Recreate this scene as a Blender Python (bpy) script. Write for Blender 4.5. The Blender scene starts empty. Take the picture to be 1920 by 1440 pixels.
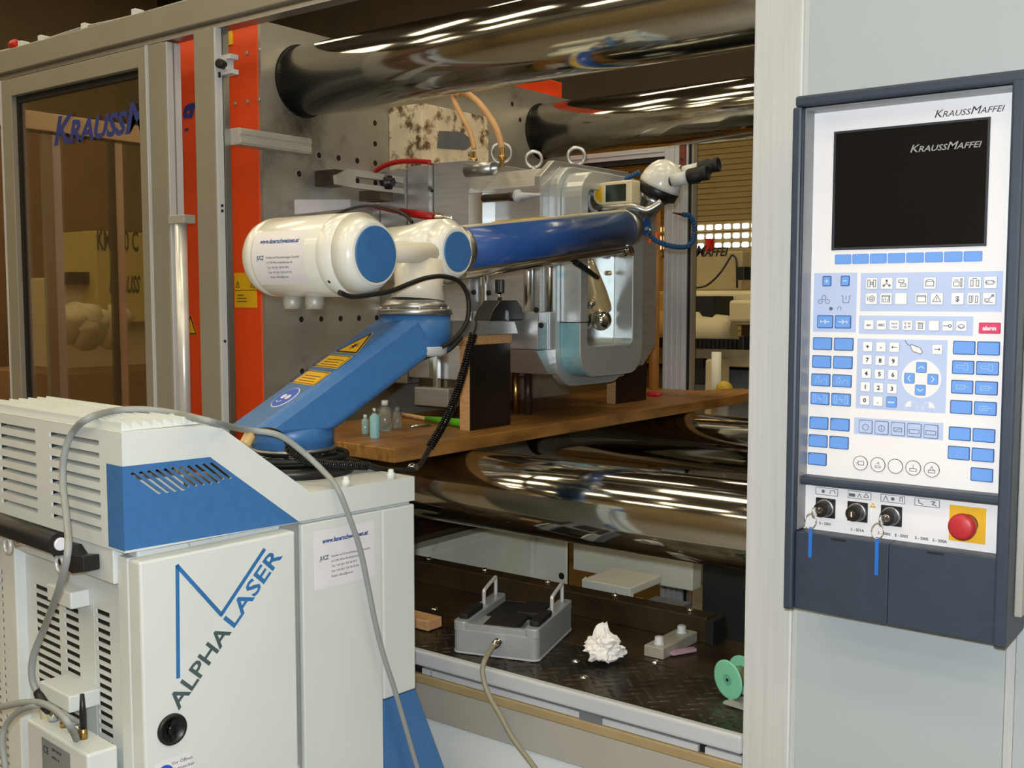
import bpy, bmesh, math, random
from math import sin, cos, pi, radians
from mathutils import Vector as V, Matrix
random.seed(7)
S = bpy.context.scene
COL = S.collection

# ------------------------------------------------------------------ camera, world, light, exposure
YAW, PITCH, FPX = radians(37.5), radians(4.47), 2022.0
EYE = V((0, 0, 1.6))
FW = V((-sin(YAW)*cos(PITCH), cos(YAW)*cos(PITCH), -sin(PITCH)))
RT = V((cos(YAW), sin(YAW), 0))
UP = RT.cross(FW)
cd = bpy.data.cameras.new('camera'); cam = bpy.data.objects.new('camera', cd); COL.objects.link(cam)
cd.sensor_fit = 'HORIZONTAL'; cd.sensor_width = 36; cd.lens = 36*FPX/1920; cd.clip_start = .02; cd.clip_end = 100
cam.matrix_world = Matrix(((RT.x, UP.x, -FW.x, 0), (RT.y, UP.y, -FW.y, 0), (RT.z, UP.z, -FW.z, 1.6), (0, 0, 0, 1)))
S.camera = cam

W = bpy.data.worlds.new('world'); S.world = W; W.use_nodes = True
W.node_tree.nodes['Background'].inputs[0].default_value = (1, .85, .6, 1)
W.node_tree.nodes['Background'].inputs[1].default_value = .05

fl = bpy.data.lights.new('camera_flash', 'POINT'); fl.energy = 108; fl.color = (.85, .93, 1.0); fl.shadow_soft_size = .018
flo = bpy.data.objects.new('camera_flash', fl); COL.objects.link(flo); flo.location = EYE + UP*.055 - RT*.02 - FW*.02

LAMP_STRENGTH = 8.5
vs = S.view_settings
vs.view_transform = 'Standard'; vs.look = 'None'; vs.exposure = 0; vs.gamma = 1; vs.use_curve_mapping = False

# ------------------------------------------------------------------ helpers
def srgb(r, g, b):
    f = lambda c: (c/255/12.92) if c/255 <= .04045 else ((c/255+.055)/1.055)**2.4
    return (f(r), f(g), f(b), 1)

MATS = {}
def mat(name, col, rough=.5, metal=0, var=.06, scale=12, bump=0, coat=0, emit=0, spec=None, stain=None, aniso=None):
    if name in MATS: return MATS[name]
    m = bpy.data.materials.new(name); m.use_nodes = True; MATS[name] = m
    nt = m.node_tree; N = nt.nodes; L = nt.links; b = N['Principled BSDF']
    c = srgb(*col)
    tc = N.new('ShaderNodeTexCoord'); nz = N.new('ShaderNodeTexNoise'); nz.inputs['Scale'].default_value = scale; nz.inputs['Detail'].default_value = 5
    src = tc.outputs['Object']
    if aniso:
        mp = N.new('ShaderNodeMapping'); mp.inputs['Scale'].default_value = aniso; L.new(src, mp.inputs[0]); src = mp.outputs[0]
    L.new(src, nz.inputs['Vector'])
    rp = N.new('ShaderNodeValToRGB'); rp.color_ramp.elements[0].position = .3; rp.color_ramp.elements[1].position = .7
    rp.color_ramp.elements[0].color = tuple(x*(1-var*2) for x in c[:3])+(1,)
    rp.color_ramp.elements[1].color = tuple(min(1, x*(1+var)) for x in c[:3])+(1,)
    L.new(nz.outputs['Fac'], rp.inputs[0]); out = rp.outputs[0]
    if stain:
        sc, lo, hi, scol = stain
        n2 = N.new('ShaderNodeTexNoise'); n2.inputs['Scale'].default_value = sc; n2.inputs['Detail'].default_value = 8; n2.inputs['Roughness'].default_value = .65
        L.new(tc.outputs['Object'], n2.inputs['Vector'])
        r2 = N.new('ShaderNodeValToRGB'); r2.color_ramp.elements[0].position = lo; r2.color_ramp.elements[1].position = hi
        L.new(n2.outputs['Fac'], r2.inputs[0])
        mx = N.new('ShaderNodeMix'); mx.data_type = 'RGBA'; L.new(r2.outputs[0], mx.inputs['Factor']); L.new(out, mx.inputs['A']); mx.inputs['B'].default_value = srgb(*scol)
        out = mx.outputs['Result']
    L.new(out, b.inputs['Base Color'])
    b.inputs['Roughness'].default_value = rough; b.inputs['Metallic'].default_value = metal
    b.inputs['Coat Weight'].default_value = coat; b.inputs['Coat Roughness'].default_value = .08
    if spec is not None: b.inputs['Specular IOR Level'].default_value = spec
    if emit:
        b.inputs['Emission Color'].default_value = c; b.inputs['Emission Strength'].default_value = emit
    if bump:
        bp = N.new('ShaderNodeBump'); bp.inputs['Strength'].default_value = bump; bp.inputs['Distance'].default_value = .002
        L.new(nz.outputs['Fac'], bp.inputs['Height']); L.new(bp.outputs[0], b.inputs['Normal'])
    return m

def glass(name, col, rough=0.0):
    m = bpy.data.materials.new(name); m.use_nodes = True; MATS[name] = m
    nt = m.node_tree; N = nt.nodes; L = nt.links; N.remove(N['Principled BSDF'])
    t = N.new('ShaderNodeBsdfTransparent'); t.inputs[0].default_value = srgb(*col)
    g = N.new('ShaderNodeBsdfGlossy'); g.inputs['Roughness'].default_value = rough
    f = N.new('ShaderNodeFresnel'); f.inputs[0].default_value = 1.45
    nz = N.new('ShaderNodeTexNoise'); nz.inputs['Scale'].default_value = 3
    x = N.new('ShaderNodeMixShader'); mt = N.new('ShaderNodeMath'); mt.operation = 'MULTIPLY'; mt.inputs[1].default_value = .55
    L.new(f.outputs[0], mt.inputs[0]); L.new(mt.outputs[0], x.inputs[0]); L.new(t.outputs[0], x.inputs[1]); L.new(g.outputs[0], x.inputs[2])
    L.new(x.outputs[0], N['Material Output'].inputs[0])
    return m

WORLD = {}
def wm(o): return WORLD.get(o.name, Matrix()) if o else Matrix()

def ray(px, py): return FW + RT*((px-960)/FPX) - UP*((py-720)/FPX)
def at(px, py, ax, v):
    """survey helper: where the sight line through a photo pixel meets the real plane x/y/z = v"""
    d = ray(px, py); i = 'xyz'.index(ax); t = (v-EYE[i])/d[i]
    return EYE + d*t

def rrect(cx, cy, w, h, r, n=3):
    P = []
    for sx, sy, a0 in ((1, 1, 0), (-1, 1, 90), (-1, -1, 180), (1, -1, 270)):
        for k in range(n+1):
            a = radians(a0+90*k/n); P.append((cx+sx*(w/2-r)+r*cos(a), cy+sy*(h/2-r)+r*sin(a)))
    return P
def circ(cx, cy, r, n=20, ry=None): return [(cx+r*cos(2*pi*k/n), cy+(ry or r)*sin(2*pi*k/n)) for k in range(n)]
XZ = lambda Y0: (lambda a, b, t: (a, Y0-t, b))        # plane facing -Y; t grows towards the viewer
YZ = lambda X0: (lambda a, b, t: (X0+t, a, b))        # plane facing +X
XY = lambda Z0: (lambda a, b, t: (a, b, Z0+t))        # plane facing up

def spline(pts, sub=6):
    P = [V(p) for p in pts]
    if len(P) < 3: return P
    out = []
    for i in range(len(P)-1):
        p0 = P[i-1] if i else P[0]*2-P[1]; p1, p2 = P[i], P[i+1]; p3 = P[i+2] if i+2 < len(P) else P[-1]*2-P[-2]
        for k in range(sub):
            t = k/sub
            out.append(.5*((2*p1)+(p2-p0)*t+(2*p0-5*p1+4*p2-p3)*t*t+(3*p1-p0-3*p2+p3)*t**3))
    out.append(P[-1]); return out

def basis(d):
    d = d.normalized(); a = V((0, 0, 1)) if abs(d.z) < .9 else V((1, 0, 0))
    x = d.cross(a).normalized(); return x, x.cross(d).normalized(), d

class MB:
    def __init__(s): s.v = []; s.f = []; s.m = []; s.s = []
    def add(s, vs, fs, m=0, sm=False):
        o = len(s.v); s.v += [tuple(p) for p in vs]
        for f in fs: s.f.append([i+o for i in f]); s.m.append(m); s.s.append(sm)
        return s
    def box(s, x0, x1, y0, y1, z0, z1, m=0):
        return s.add([(x, y, z) for x in (x0, x1) for y in (y0, y1) for z in (z0, z1)],
                     [(0, 1, 3, 2), (4, 6, 7, 5), (0, 4, 5, 1), (2, 3, 7, 6), (0, 2, 6, 4), (1, 5, 7, 3)], m)
    def hexa(s, p, m=0):     # 8 corners: bottom loop 0-3, top loop 4-7
        return s.add(p, [(3, 2, 1, 0), (4, 5, 6, 7), (0, 1, 5, 4), (1, 2, 6, 5), (2, 3, 7, 6), (3, 0, 4, 7)], m)
    def bar(s, p0, p1, w, h, up=(0, 0, 1), m=0):
        p0, p1 = V(p0), V(p1); d = (p1-p0).normalized(); u = V(up); a = d.cross(u).normalized(); u = a.cross(d).normalized()
        return s.hexa([p+a*i*w/2+u*j*h/2 for p in (p0, p1) for i, j in ((-1, -1), (1, -1), (1, 1), (-1, 1))], m)
    def prism(s, poly, fn, t0, t1, m=0, sm=False, mside=None, top=True):
        n = len(poly)
        vs = [fn(a, b, t0) for a, b in poly]+[fn(a, b, t1) for a, b in poly]
        s.add(vs, [[i, (i+1) % n, n+(i+1) % n, n+i] for i in range(n)], m if mside is None else mside, sm)
        s.add(vs, [list(range(n))[::-1], list(range(n, 2*n))], m)
        return s
    def ring(s, outer, inner, fn, t0, t1, m=0, sm=False):
        n = len(outer)
        vs = [fn(a, b, t) for t in (t0, t1) for P in (outer, inner) for a, b in P]
        fs = []
        for i in range(n):
            j = (i+1) % n
            fs += [(i, j, 2*n+j, 2*n+i), (n+j, n+i, 3*n+i, 3*n+j), (2*n+i, 2*n+j, 3*n+j, 3*n+i), (j, i, n+i, n+j)]
        return s.add(vs, fs, m, sm)
    def lathe(s, p0, d, prof, n=28, m=0, sm=True, cap=True):
        x, y, d = basis(V(d)); p0 = V(p0); vs = []; fs = []
        for t, r in prof: vs += [p0+d*t+(x*cos(2*pi*k/n)+y*sin(2*pi*k/n))*r for k in range(n)]
        for i in range(len(prof)-1):
            for k in range(n): fs.append((i*n+k, i*n+(k+1) % n, (i+1)*n+(k+1) % n, (i+1)*n+k))
        s.add(vs, fs, m, sm)
        if cap: s.add(vs, [list(range(n))[::-1], list(range((len(prof)-1)*n, len(prof)*n))], m)
        return s
    def cyl(s, p0, p1, r, r1=None, n=24, m=0, sm=True):
        p0, p1 = V(p0), V(p1); L = (p1-p0).length
        return s.lathe(p0, p1-p0, [(0, r), (L, r if r1 is None else r1)], n, m, sm)
    def tube(s, pts, r, n=10, sub=6, m=0, closed=False):
        P = spline(pts, sub) if sub > 1 else [V(p) for p in pts]
        vs = []; fs = []; x = None
        for i, p in enumerate(P):
            if closed: d = P[(i+1) % len(P)]-P[i-1]
            else: d = (P[min(i+1, len(P)-1)]-P[max(i-1, 0)])
            d.normalize()
            if x is None: x = basis(d)[0]
            x = (x-d*x.dot(d)).normalized(); y = d.cross(x)
            rr = r(i/(len(P)-1)) if callable(r) else r
            vs += [p+(x*cos(2*pi*k/n)+y*sin(2*pi*k/n))*rr for k in range(n)]
        R = len(P)
        for i in range(R if closed else R-1):
            j = (i+1) % R
            for k in range(n): fs.append((i*n+k, i*n+(k+1) % n, j*n+(k+1) % n, j*n+k))
        s.add(vs, fs, m, True)
        if not closed: s.add(vs, [list(range(n))[::-1], list(range((R-1)*n, R*n))], m)
        return s
    def sphere(s, c, r, n=14, m=0, sc=(1, 1, 1)):
        c = V(c); vs = [c+V((0, 0, -r*sc[2]))]; k = n//2
        for i in range(1, k):
            t = pi*i/k
            vs += [c+V((r*sc[0]*sin(t)*cos(2*pi*j/n), r*sc[1]*sin(t)*sin(2*pi*j/n), -r*sc[2]*cos(t))) for j in range(n)]
        vs.append(c+V((0, 0, r*sc[2]))); fs = []
        for j in range(n): fs.append((0, 1+(j+1) % n, 1+j)); fs.append((len(vs)-1, 1+(k-2)*n+j, 1+(k-2)*n+(j+1) % n))
        for i in range(k-2):
            for j in range(n): fs.append((1+i*n+j, 1+i*n+(j+1) % n, 1+(i+1)*n+(j+1) % n, 1+(i+1)*n+j))
        return s.add(vs, fs, m, True)
    def slotted(s, a0, a1, b0, b1, holes, fn, t0, t1, m=0):
        A = sorted({a0, a1}|{h[0] for h in holes}|{h[1] for h in holes}); B = sorted({b0, b1}|{h[2] for h in holes}|{h[3] for h in holes})
        nb = len(B); nA = len(A)
        hole = lambda i, j: any(h[0]-1e-6 <= A[i] and A[i+1] <= h[1]+1e-6 and h[2]-1e-6 <= B[j] and B[j+1] <= h[3]+1e-6 for h in holes)
        solid = lambda i, j: 0 <= i < nA-1 and 0 <= j < nb-1 and not hole(i, j)
        vs = [fn(a, b, t) for t in (t0, t1) for a in A for b in B]; o = nA*nb; ix = lambda i, j: i*nb+j; fs = []
        for i in range(nA-1):
            for j in range(nb-1):
                if not solid(i, j): continue
                q = (ix(i, j), ix(i+1, j), ix(i+1, j+1), ix(i, j+1)); fs += [q[::-1], tuple(k+o for k in q)]
                for (di, dj), (p, r) in (((0, -1), (0, 1)), ((1, 0), (1, 2)), ((0, 1), (2, 3)), ((-1, 0), (3, 0))):
                    if not solid(i+di, j+dj): fs.append((q[p], q[r], q[r]+o, q[p]+o))
        return s.add(vs, fs, m)
    def build(s, name, mats, parent=None, bevel=0, local=False, seg=2, merge=False):
        me = bpy.data.meshes.new(name); inv = Matrix() if local else wm(parent).inverted()
        me.from_pydata([inv @ V(p) for p in s.v], [], s.f)
        for q, mi, sm in zip(me.polygons, s.m, s.s): q.material_index = mi; q.use_smooth = sm
        bm = bmesh.new(); bm.from_mesh(me); bmesh.ops.remove_doubles(bm, verts=bm.verts, dist=1e-6); bmesh.ops.recalc_face_normals(bm, faces=bm.faces); bm.to_mesh(me); bm.free()
        for m in (mats if isinstance(mats, (list, tuple)) else [mats]): me.materials.append(m)
        o = bpy.data.objects.new(name, me); COL.objects.link(o)
        if parent: o.parent = parent
        WORLD[o.name] = wm(parent).copy()
        if bevel:
            b = o.modifiers.new('bevel', 'BEVEL'); b.width = bevel; b.segments = seg; b.limit_method = 'ANGLE'; b.angle_limit = radians(40); b.harden_normals = False
        return o

def tag(o, label=None, cat=None, group=None, kind=None):
    if label: o['label'] = label
    if cat: o['category'] = cat
    if group: o['group'] = group
    if kind: o['kind'] = kind
    return o
def thing(name, loc, label, cat, group=None, rz=0):
    o = bpy.data.objects.new(name, None); COL.objects.link(o); o.location = loc; o.rotation_euler = (0, 0, rz); o.empty_display_size = .1
    WORLD[o.name] = Matrix.Translation(V(loc)) @ Matrix.Rotation(rz, 4, 'Z')
    return tag(o, label, cat, group)
def inst(src, loc, parent=None, name=None):
    o = src.copy(); COL.objects.link(o); o.location = loc
    if parent: o.parent = parent
    WORLD[o.name] = wm(o.parent).copy()
    return o
def copy_tree(o, parent=None):
    c = o.copy(); COL.objects.link(c)
    if parent: c.parent = parent
    WORLD[c.name] = wm(o)
    for ch in list(o.children): copy_tree(ch, c)
    return c

def text_mesh(body, size, shear=0, bold=0, small=False, align='LEFT', spacing=1):
    cu = bpy.data.curves.new('text', 'FONT'); cu.body = body; cu.size = size; cu.shear = shear; cu.offset = bold; cu.align_x = align; cu.space_character = spacing
    cu.resolution_u = 2; cu.extrude = 0.00015
    if small:
        cu.small_caps_scale = .76
        for cf in cu.body_format: cf.use_small_caps = True
    o = bpy.data.objects.new('text', cu); COL.objects.link(o)
    dg = bpy.context.evaluated_depsgraph_get(); me = bpy.data.meshes.new_from_object(o.evaluated_get(dg))
    bpy.data.objects.remove(o); return me
def text(name, body, size, m, parent, org, ex, ey, shear=0, bold=0, small=False, align='LEFT', width=None, spacing=1, local=False):
    """letters lie in the plane spanned by ex (reading direction) and ey (up), starting at org; width rescales the line length"""
    me = text_mesh(body, size, shear, bold, small, align, spacing); me.name = name
    ex, ey = V(ex).normalized(), V(ey).normalized(); ez = ex.cross(ey)
    k = 1
    if width:
        xs = [v.co.x for v in me.vertices]; k = width/(max(xs)-min(xs))
    M = Matrix(((ex.x*k, ey.x, ez.x, org[0]), (ex.y*k, ey.y, ez.y, org[1]), (ex.z*k, ey.z, ez.z, org[2]), (0, 0, 0, 1)))
    me.transform((Matrix() if local else wm(parent).inverted()) @ M); me.materials.clear(); me.materials.append(m)
    o = bpy.data.objects.new(name, me); COL.objects.link(o); o.parent = parent; WORLD[o.name] = wm(parent).copy()
    return o
def strokes(mb, lines, fn, w, t, m=0):
    """thin printed lines: each polyline becomes flat bars lying in the plane fn"""
    for L in lines:
        for (a, b), (c, d) in zip(L, L[1:]):
            l = math.hypot(c-a, d-b) or 1e-6; nx, ny = -(d-b)/l*w/2, (c-a)/l*w/2; ex, ey = (c-a)/l*w*.3, (d-b)/l*w*.3
            mb.prism([(a+nx-ex, b+ny-ey), (c+nx+ex, d+ny+ey), (c-nx+ex, d-ny+ey), (a-nx-ex, b-ny-ey)], fn, 0, t, m)
    return mb

# ------------------------------------------------------------------ materials
white_paint = mat('white_paint', (216, 222, 221), .42, var=.02, scale=4)
grey_paint = mat('grey_paint', (222, 228, 230), .45, var=.02, scale=3)
cover_grey = mat('cover_grey', (176, 186, 190), .5, var=.02, scale=2.5, stain=(9, .70, .80, (165, 165, 165)))
post_grey = mat('post_grey', (196, 198, 198), .5, var=.03, scale=6, aniso=(30, 30, .6))
blue_paint = mat('blue_paint', (58, 112, 172), .38, var=.05, scale=60)
blue_gloss = mat('blue_gloss', (42, 86, 160), .30, var=.03, scale=8, coat=.35)
slate = mat('slate_plastic', (50, 61, 76), .45, var=.04, scale=40)
black = mat('black_plastic', (24, 24, 25), .4, var=.1, scale=20)
black_gloss = mat('black_gloss', (14, 14, 15), .12, var=.05, scale=6)
rubber = mat('black_rubber', (20, 20, 20), .6, var=.1, scale=30)
orange = mat('orange_paint', (240, 80, 26), .45, var=.04, scale=6, stain=(14, .66, .8, (190, 60, 25)))
steel = mat('milled_steel', (176, 173, 162), .42, .6, var=.10, scale=5, stain=(3.2, .56, .74, (74, 64, 48)), bump=.05)
mould_steel = mat('mould_steel', (196, 196, 196), .34, .7, var=.06, scale=9, aniso=(1, 1, 14), stain=(6, .62, .8, (150, 140, 125)))
bright_steel = mat('bright_steel', (225, 228, 228), .14, 1, var=.03, scale=8)
blued_steel = mat('blued_steel', (206, 212, 213), .36, .55, var=.06, scale=7, stain=(7, .60, .78, (126, 182, 192)))
chrome = mat('hard_chrome', (190, 190, 184), .10, 1, var=.02, scale=2)
chrome_bright = mat('bright_chrome', (232, 232, 230), .08, 1, var=.02, scale=6)
aluminium = mat('aluminium_profile', (188, 190, 192), .36, 1, var=.04, scale=6, aniso=(20, 20, .5))
alu_soft = mat('anodised_aluminium', (184, 182, 174), .45, .3, var=.04, scale=4)
frame_grey = mat('frame_grey', (150, 146, 132), .5, .25, var=.04, scale=4)
frame_light = mat('frame_light', (196, 200, 206), .5, .1, var=.03, scale=4)
dark_gap = mat('dark_recess', (18, 17, 16), .7, var=.1, scale=10)
brass = mat('brass', (196, 160, 96), .3, 1, var=.06, scale=20)
yellow = mat('yellow_label', (232, 184, 18), .5, var=.04, scale=30)
print_black = mat('print_black', (30, 30, 32), .55, var=.05, scale=40)
print_blue = mat('print_blue', (38, 82, 150), .5, var=.05, scale=40)
print_navy = mat('print_navy', (34, 52, 128), .5, var=.05, scale=40)
label_white = mat('white_label', (230, 229, 236), .45, var=.02, scale=20)
wood = mat('oiled_board', (158, 112, 54), .45, var=.25, scale=5, aniso=(14, 1.2, 6), stain=(5, .55, .75, (94, 62, 28)))
light_wood = mat('pale_wood', (205, 160, 112), .6, var=.12, scale=8, aniso=(3, 20, 20))
ply_face = mat('plywood_film', (30, 20, 15), .35, var=.15, scale=10)
tread_metal = mat('oily_tread_plate', (82, 76, 64), .36, .7, var=.3, scale=9, stain=(5, .57, .72, (120, 74, 24)), bump=.15)
oily_steel = mat('oily_steel', (78, 66, 48), .36, .5, var=.25, scale=8, stain=(7, .6, .76, (112, 70, 26)), bump=.1)
bed_white = mat('bed_white', (226, 228, 216), .5, var=.05, scale=5, stain=(7, .66, .82, (150, 148, 130)))
bed_dark = mat('bed_dark', (46, 50, 48), .5, var=.1, scale=6)
cream = mat('cream_plastic', (226, 214, 178), .4, var=.02, scale=8)
red = mat('red_rubber', (190, 24, 22), .35, var=.05, scale=20)
tan_hose = mat('tan_hose', (206, 160, 112), .35, var=.06, scale=20)
cable_grey = mat('cable_grey', (150, 156, 156), .45, var=.03, scale=30)
hall_brown = mat('hall_wall_paint', (150, 130, 96), .7, var=.08, scale=1.5)
hall_dark = mat('hall_ceiling', (116, 102, 84), .8, var=.1, scale=1.5)
concrete = mat('concrete_floor', (120, 112, 100), .55, var=.1, scale=2, stain=(2, .55, .75, (96, 88, 78)))
cream_machine = mat('cream_machine_paint', (206, 194, 154), .5, var=.03, scale=4)
grey_machine = mat('blue_grey_machine_paint', (110, 116, 122), .5, var=.04, scale=4)
brown_panel = mat('brown_panel', (126, 92, 56), .6, var=.08, scale=3)

# ------------------------------------------------------------------ the hall
def struct(o): return tag(o, kind='structure')
HX0, HX1, HY0, HY1, HZ = -13, 7, -7, 9, 6.2
struct(MB().box(HX0, HX1, HY0, HY1, -.1, 0).build('floor', concrete))
struct(MB().box(HX0, HX1, HY0, HY1, HZ, HZ+.1).build('ceiling', hall_dark))
struct(MB().box(HX0-.1, HX0, HY0, HY1, 0, HZ).build('wall_left', hall_brown))
struct(MB().box(HX1, HX1+.1, HY0, HY1, 0, HZ).build('wall_right', hall_brown))
struct(MB().box(HX0, HX1, HY0-.1, HY0, 0, HZ).build('wall_front', hall_brown))
struct(MB().slotted(HX0, HX1, 0, HZ, [(-6.6, -2.2, 0, 3.15)], lambda a, b, t: (a, HY1+t, b), 0, .1).build('wall_back', mat('upper_wall', (72, 62, 50), .8, var=.08, scale=2)))
for k in range(7):
    struct(MB().box(-12+3*k-.08, -12+3*k+.08, HY0, HY1, HZ-.45, HZ).build('trim_%d' % (k+1), hall_dark))

# rolling door with rows of small daylight panes
D1 = struct(MB().slotted(-6.6, -2.2, 0, 3.15, [], XZ(9.06), 0, .04).build('door_1', mat('door_slats', (146, 126, 74), .6, var=.05, scale=3)))
sl = MB()
for k in range(62): sl.box(-6.6, -2.2, 9.010, 9.02, .02+k*.05, .02+k*.05+.042)
tag(sl.build('slat', MATS['door_slats'], D1), kind='stuff')
pane_mat = mat('daylight_pane', (236, 240, 250), .3, emit=2.2, var=.15, scale=6)
p0 = at(1314, 427, 'y', 9.0); dz = (at(1340, 427, 'y', 9.0)-at(1340, 444.3, 'y', 9.0)).z
for r in range(3):
    for k in range(-9, 22):
        x = p0.x+k*.089
        if x > -2.4: continue
        b = MB().prism(rrect(0, 0, .062, .046, .010, 2), lambda a, b, t: (a, -t, b), 0, .012)
        if r == 0 and k == -9: pane = b.build('pane', pane_mat, D1, local=True); pane.location = (x, 9.006, p0.z); continue
        inst(pane, (x, 9.006, p0.z-r*dz), D1)

# ceiling lamps that light the hall
lamp_mat = mat('lamp_diffuser', (255, 236, 196), .5, emit=LAMP_STRENGTH, var=.01)
lamp = thing('ceiling_lamp', (-10, -5, 5.6), 'long fluorescent ceiling lamp above the hall, mirrored in the chrome tie bars', 'lamp', 'fluorescent lamps under the hall ceiling')
MB().box(-.98, .98, -.36, .36, .03, .12).build('lamp_housing', white_paint, lamp, local=True)
MB().box(-.95, .95, -.32, .32, 0, .03).build('lamp_diffuser', lamp_mat, lamp, local=True)
MB().box(-.5, -.48, -.01, .01, .12, .6).box(.48, .5, -.01, .01, .12, .6).build('hanger', aluminium, lamp, local=True)
for j, y in enumerate((-5.4, -3.4, -1.4, .6, 2.6, 6)):
    for i, x in enumerate((-10.5, -6.6, -2.7, 1.2, 5.1)):
        if i or j: copy_tree(lamp).location = (x+(1.7 if j % 2 else 0), y, 5.6)
lamp.location = (-10.5, -5, 5.6)

# ------------------------------------------------------------------ injection moulding machine: clamp unit
BF, BR, ZU, ZL, RB, XP = 2.14, 3.31, 2.225, 1.112, .098, -2.40
mach = thing('injection_moulding_machine', (-1.6, 2.7, 0), 'injection moulding machine frame with four polished chrome tie bars over a white chute bed', 'machine')
for y, z in ((BF, ZU), (BR, ZU), (BF, ZL), (BR, ZL)):
    MB().cyl((-2.9, y, z), (-.02, y, z), RB, n=96).build('tie_bar', chrome, mach)
MB().box(-.49, 0, 1.95, 3.5, .55, 2.6).build('stationary_platen', orange, mach, bevel=.01)
MB().box(-.5, -.49, 1.955, 3.495, .56, 2.59).build('machined_face', steel, mach)

plat = thing('moving_platen', (-2.6, 2.7, 0), 'orange moving platen with a drilled steel face behind the blue laser arm', 'platen')
MB().box(-2.86, XP-.012, 1.985, 3.50, .95, 2.372).box(-2.86, -2.44, 3.2, 3.5, 2.372, 2.44).build('platen_body', orange, plat, bevel=.004)
MB().box(XP-.012, XP, 1.988, 3.496, .96, 2.368).build('machined_face', steel, plat)
for y, z in ((BF, ZU), (BR, ZU), (BF, ZL), (BR, ZL)):
    MB().ring(circ(y, z, RB+.005, 48), circ(y, z, RB+.0005, 48), YZ(XP), -.002, .0015).build('bar_bushing', dark_gap, plat)
hb = MB().ring(circ(0, 0, .0125, 12), circ(0, 0, .009, 12), YZ(0), 0, .0012, 0).prism(circ(0, 0, .009, 12), YZ(0), 0, .0004, 1)
hole = hb.build('bolt_hole', [steel, dark_gap], plat, local=True); first = True
off = V((-2.6, 2.7, 0))
for py in (223, 263, 300, 338, 597, 690):
    z = at(660, py, 'x', XP).z
    for k in range(9):
        y = 2.12+k*.0775
        if py < 290 and y < 2.38: continue
        if py in (223, 263) and k > 6: continue
        loc = V((XP, y, z))-off
        if first: hole.location = loc; first = False
        else: inst(hole, loc, plat)
for px, py in ((1120, 145), (1135, 170), (960, 195), (975, 225), (1000, 215)):
    p = at(px, py, 'x', XP); inst(hole, p-off, plat) if p.y < 3.45 else None
for px, py in ((463, 100), (487, 94), (441, 195), (464, 191), (486, 187)):      # screws in the orange front
    p = at(px, py, 'y', 1.985); MB().lathe(p, (0, -1, 0), [(0, .006), (.002, .006), (.004, .004)], 12).build('screw', steel, plat)
q = at(425, 55, 'y', 1.98)
MB().box(q.x-.005, q.x+.022, 1.981, 1.985, at(430, 85, 'y', 1.985).z, at(430, 55, 'y', 1.985).z).build('yellow_marker', yellow, plat)
a, b = at(440, 512, 'y', 1.985), at(482, 577, 'y', 1.985)
wl = MB().box(a.x, b.x, 1.983, 1.985, b.z, a.z, 0)
zm = (a.z+b.z)/2
strokes(wl, [[(a.x+.002, zm), (b.x-.002, zm)]], XZ(1.983), .0015, .0006, 1)
for cx_ in (a.x+.016, b.x-.016): strokes(wl, [[(cx_-.009, zm+.008), (cx_, zm+.026), (cx_+.009, zm+.008), (cx_-.009, zm+.008)], [(cx_, zm+.012), (cx_, zm+.02)]], XZ(1.983), .0014, .0006, 1)
for k, w in enumerate((.022, .036, .038)): strokes(wl, [[(a.x+.02-w*.25, zm-.014-k*.009), (a.x+.02+w*.9, zm-.014-k*.009)]], XZ(1.983), .0022, .0006, 1)
wl.build('warning_label', [yellow, print_black], plat)
tri = MB(); p = at(358, 612, 'y', 1.985)
tri.prism([(p.x-.03, p.z-.025), (p.x+.03, p.z-.025), (p.x, p.z+.035)], XZ(1.985), 0, .001, 0); strokes(tri, [[(p.x-.026, p.z-.022), (p.x+.026, p.z-.022), (p.x, p.z+.03), (p.x-.026, p.z-.022)]], XZ(1.984), .004, .0006, 1)
tri.build('warning_triangle', [yellow, print_black], plat)
q = at(336, 222, 'y', 1.985)
text('painted_letter', 'g', .13, print_navy, plat, (q.x+.012, 1.9835, q.z-.025), (1, 0, 0), (0, 0, 1), shear=.2, bold=.004)
p = at(555, 402, 'x', XP+.006); r = at(655, 378, 'x', XP+.006)
MB().hexa([(XP, p.y, p.z), (XP+.01, p.y, p.z), (XP+.01, r.y, r.z-.02), (XP, r.y, r.z-.02), (XP, p.y, p.z+.042), (XP+.01, p.y, p.z+.042), (XP+.01, r.y, r.z+.006), (XP, r.y, r.z+.006)]).build('white_plate', label_white, plat)

# insulation block on the platen above the mould
ins = thing('insulation_block', (-2.33, 2.65, 1.96), 'stained cream insulating block bolted to the platen above the mould', 'block')
ib = MB().box(XP, -2.26, 2.492, 2.82, 1.96, 2.20)
ib.build('block', mat('stained_insulation', (222, 208, 176), .8, var=.08, scale=14, stain=(16, .50, .60, (104, 78, 50)), bump=.3), ins, bevel=.003)
MB().prism([(2.56, 2.07), (2.70, 2.08), (2.75, 2.11), (2.68, 2.135), (2.57, 2.125)], YZ(-2.26), 0, .002).build('grey_patch', mat('grey_patch', (120, 122, 126), .5, .4), ins)

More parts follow.
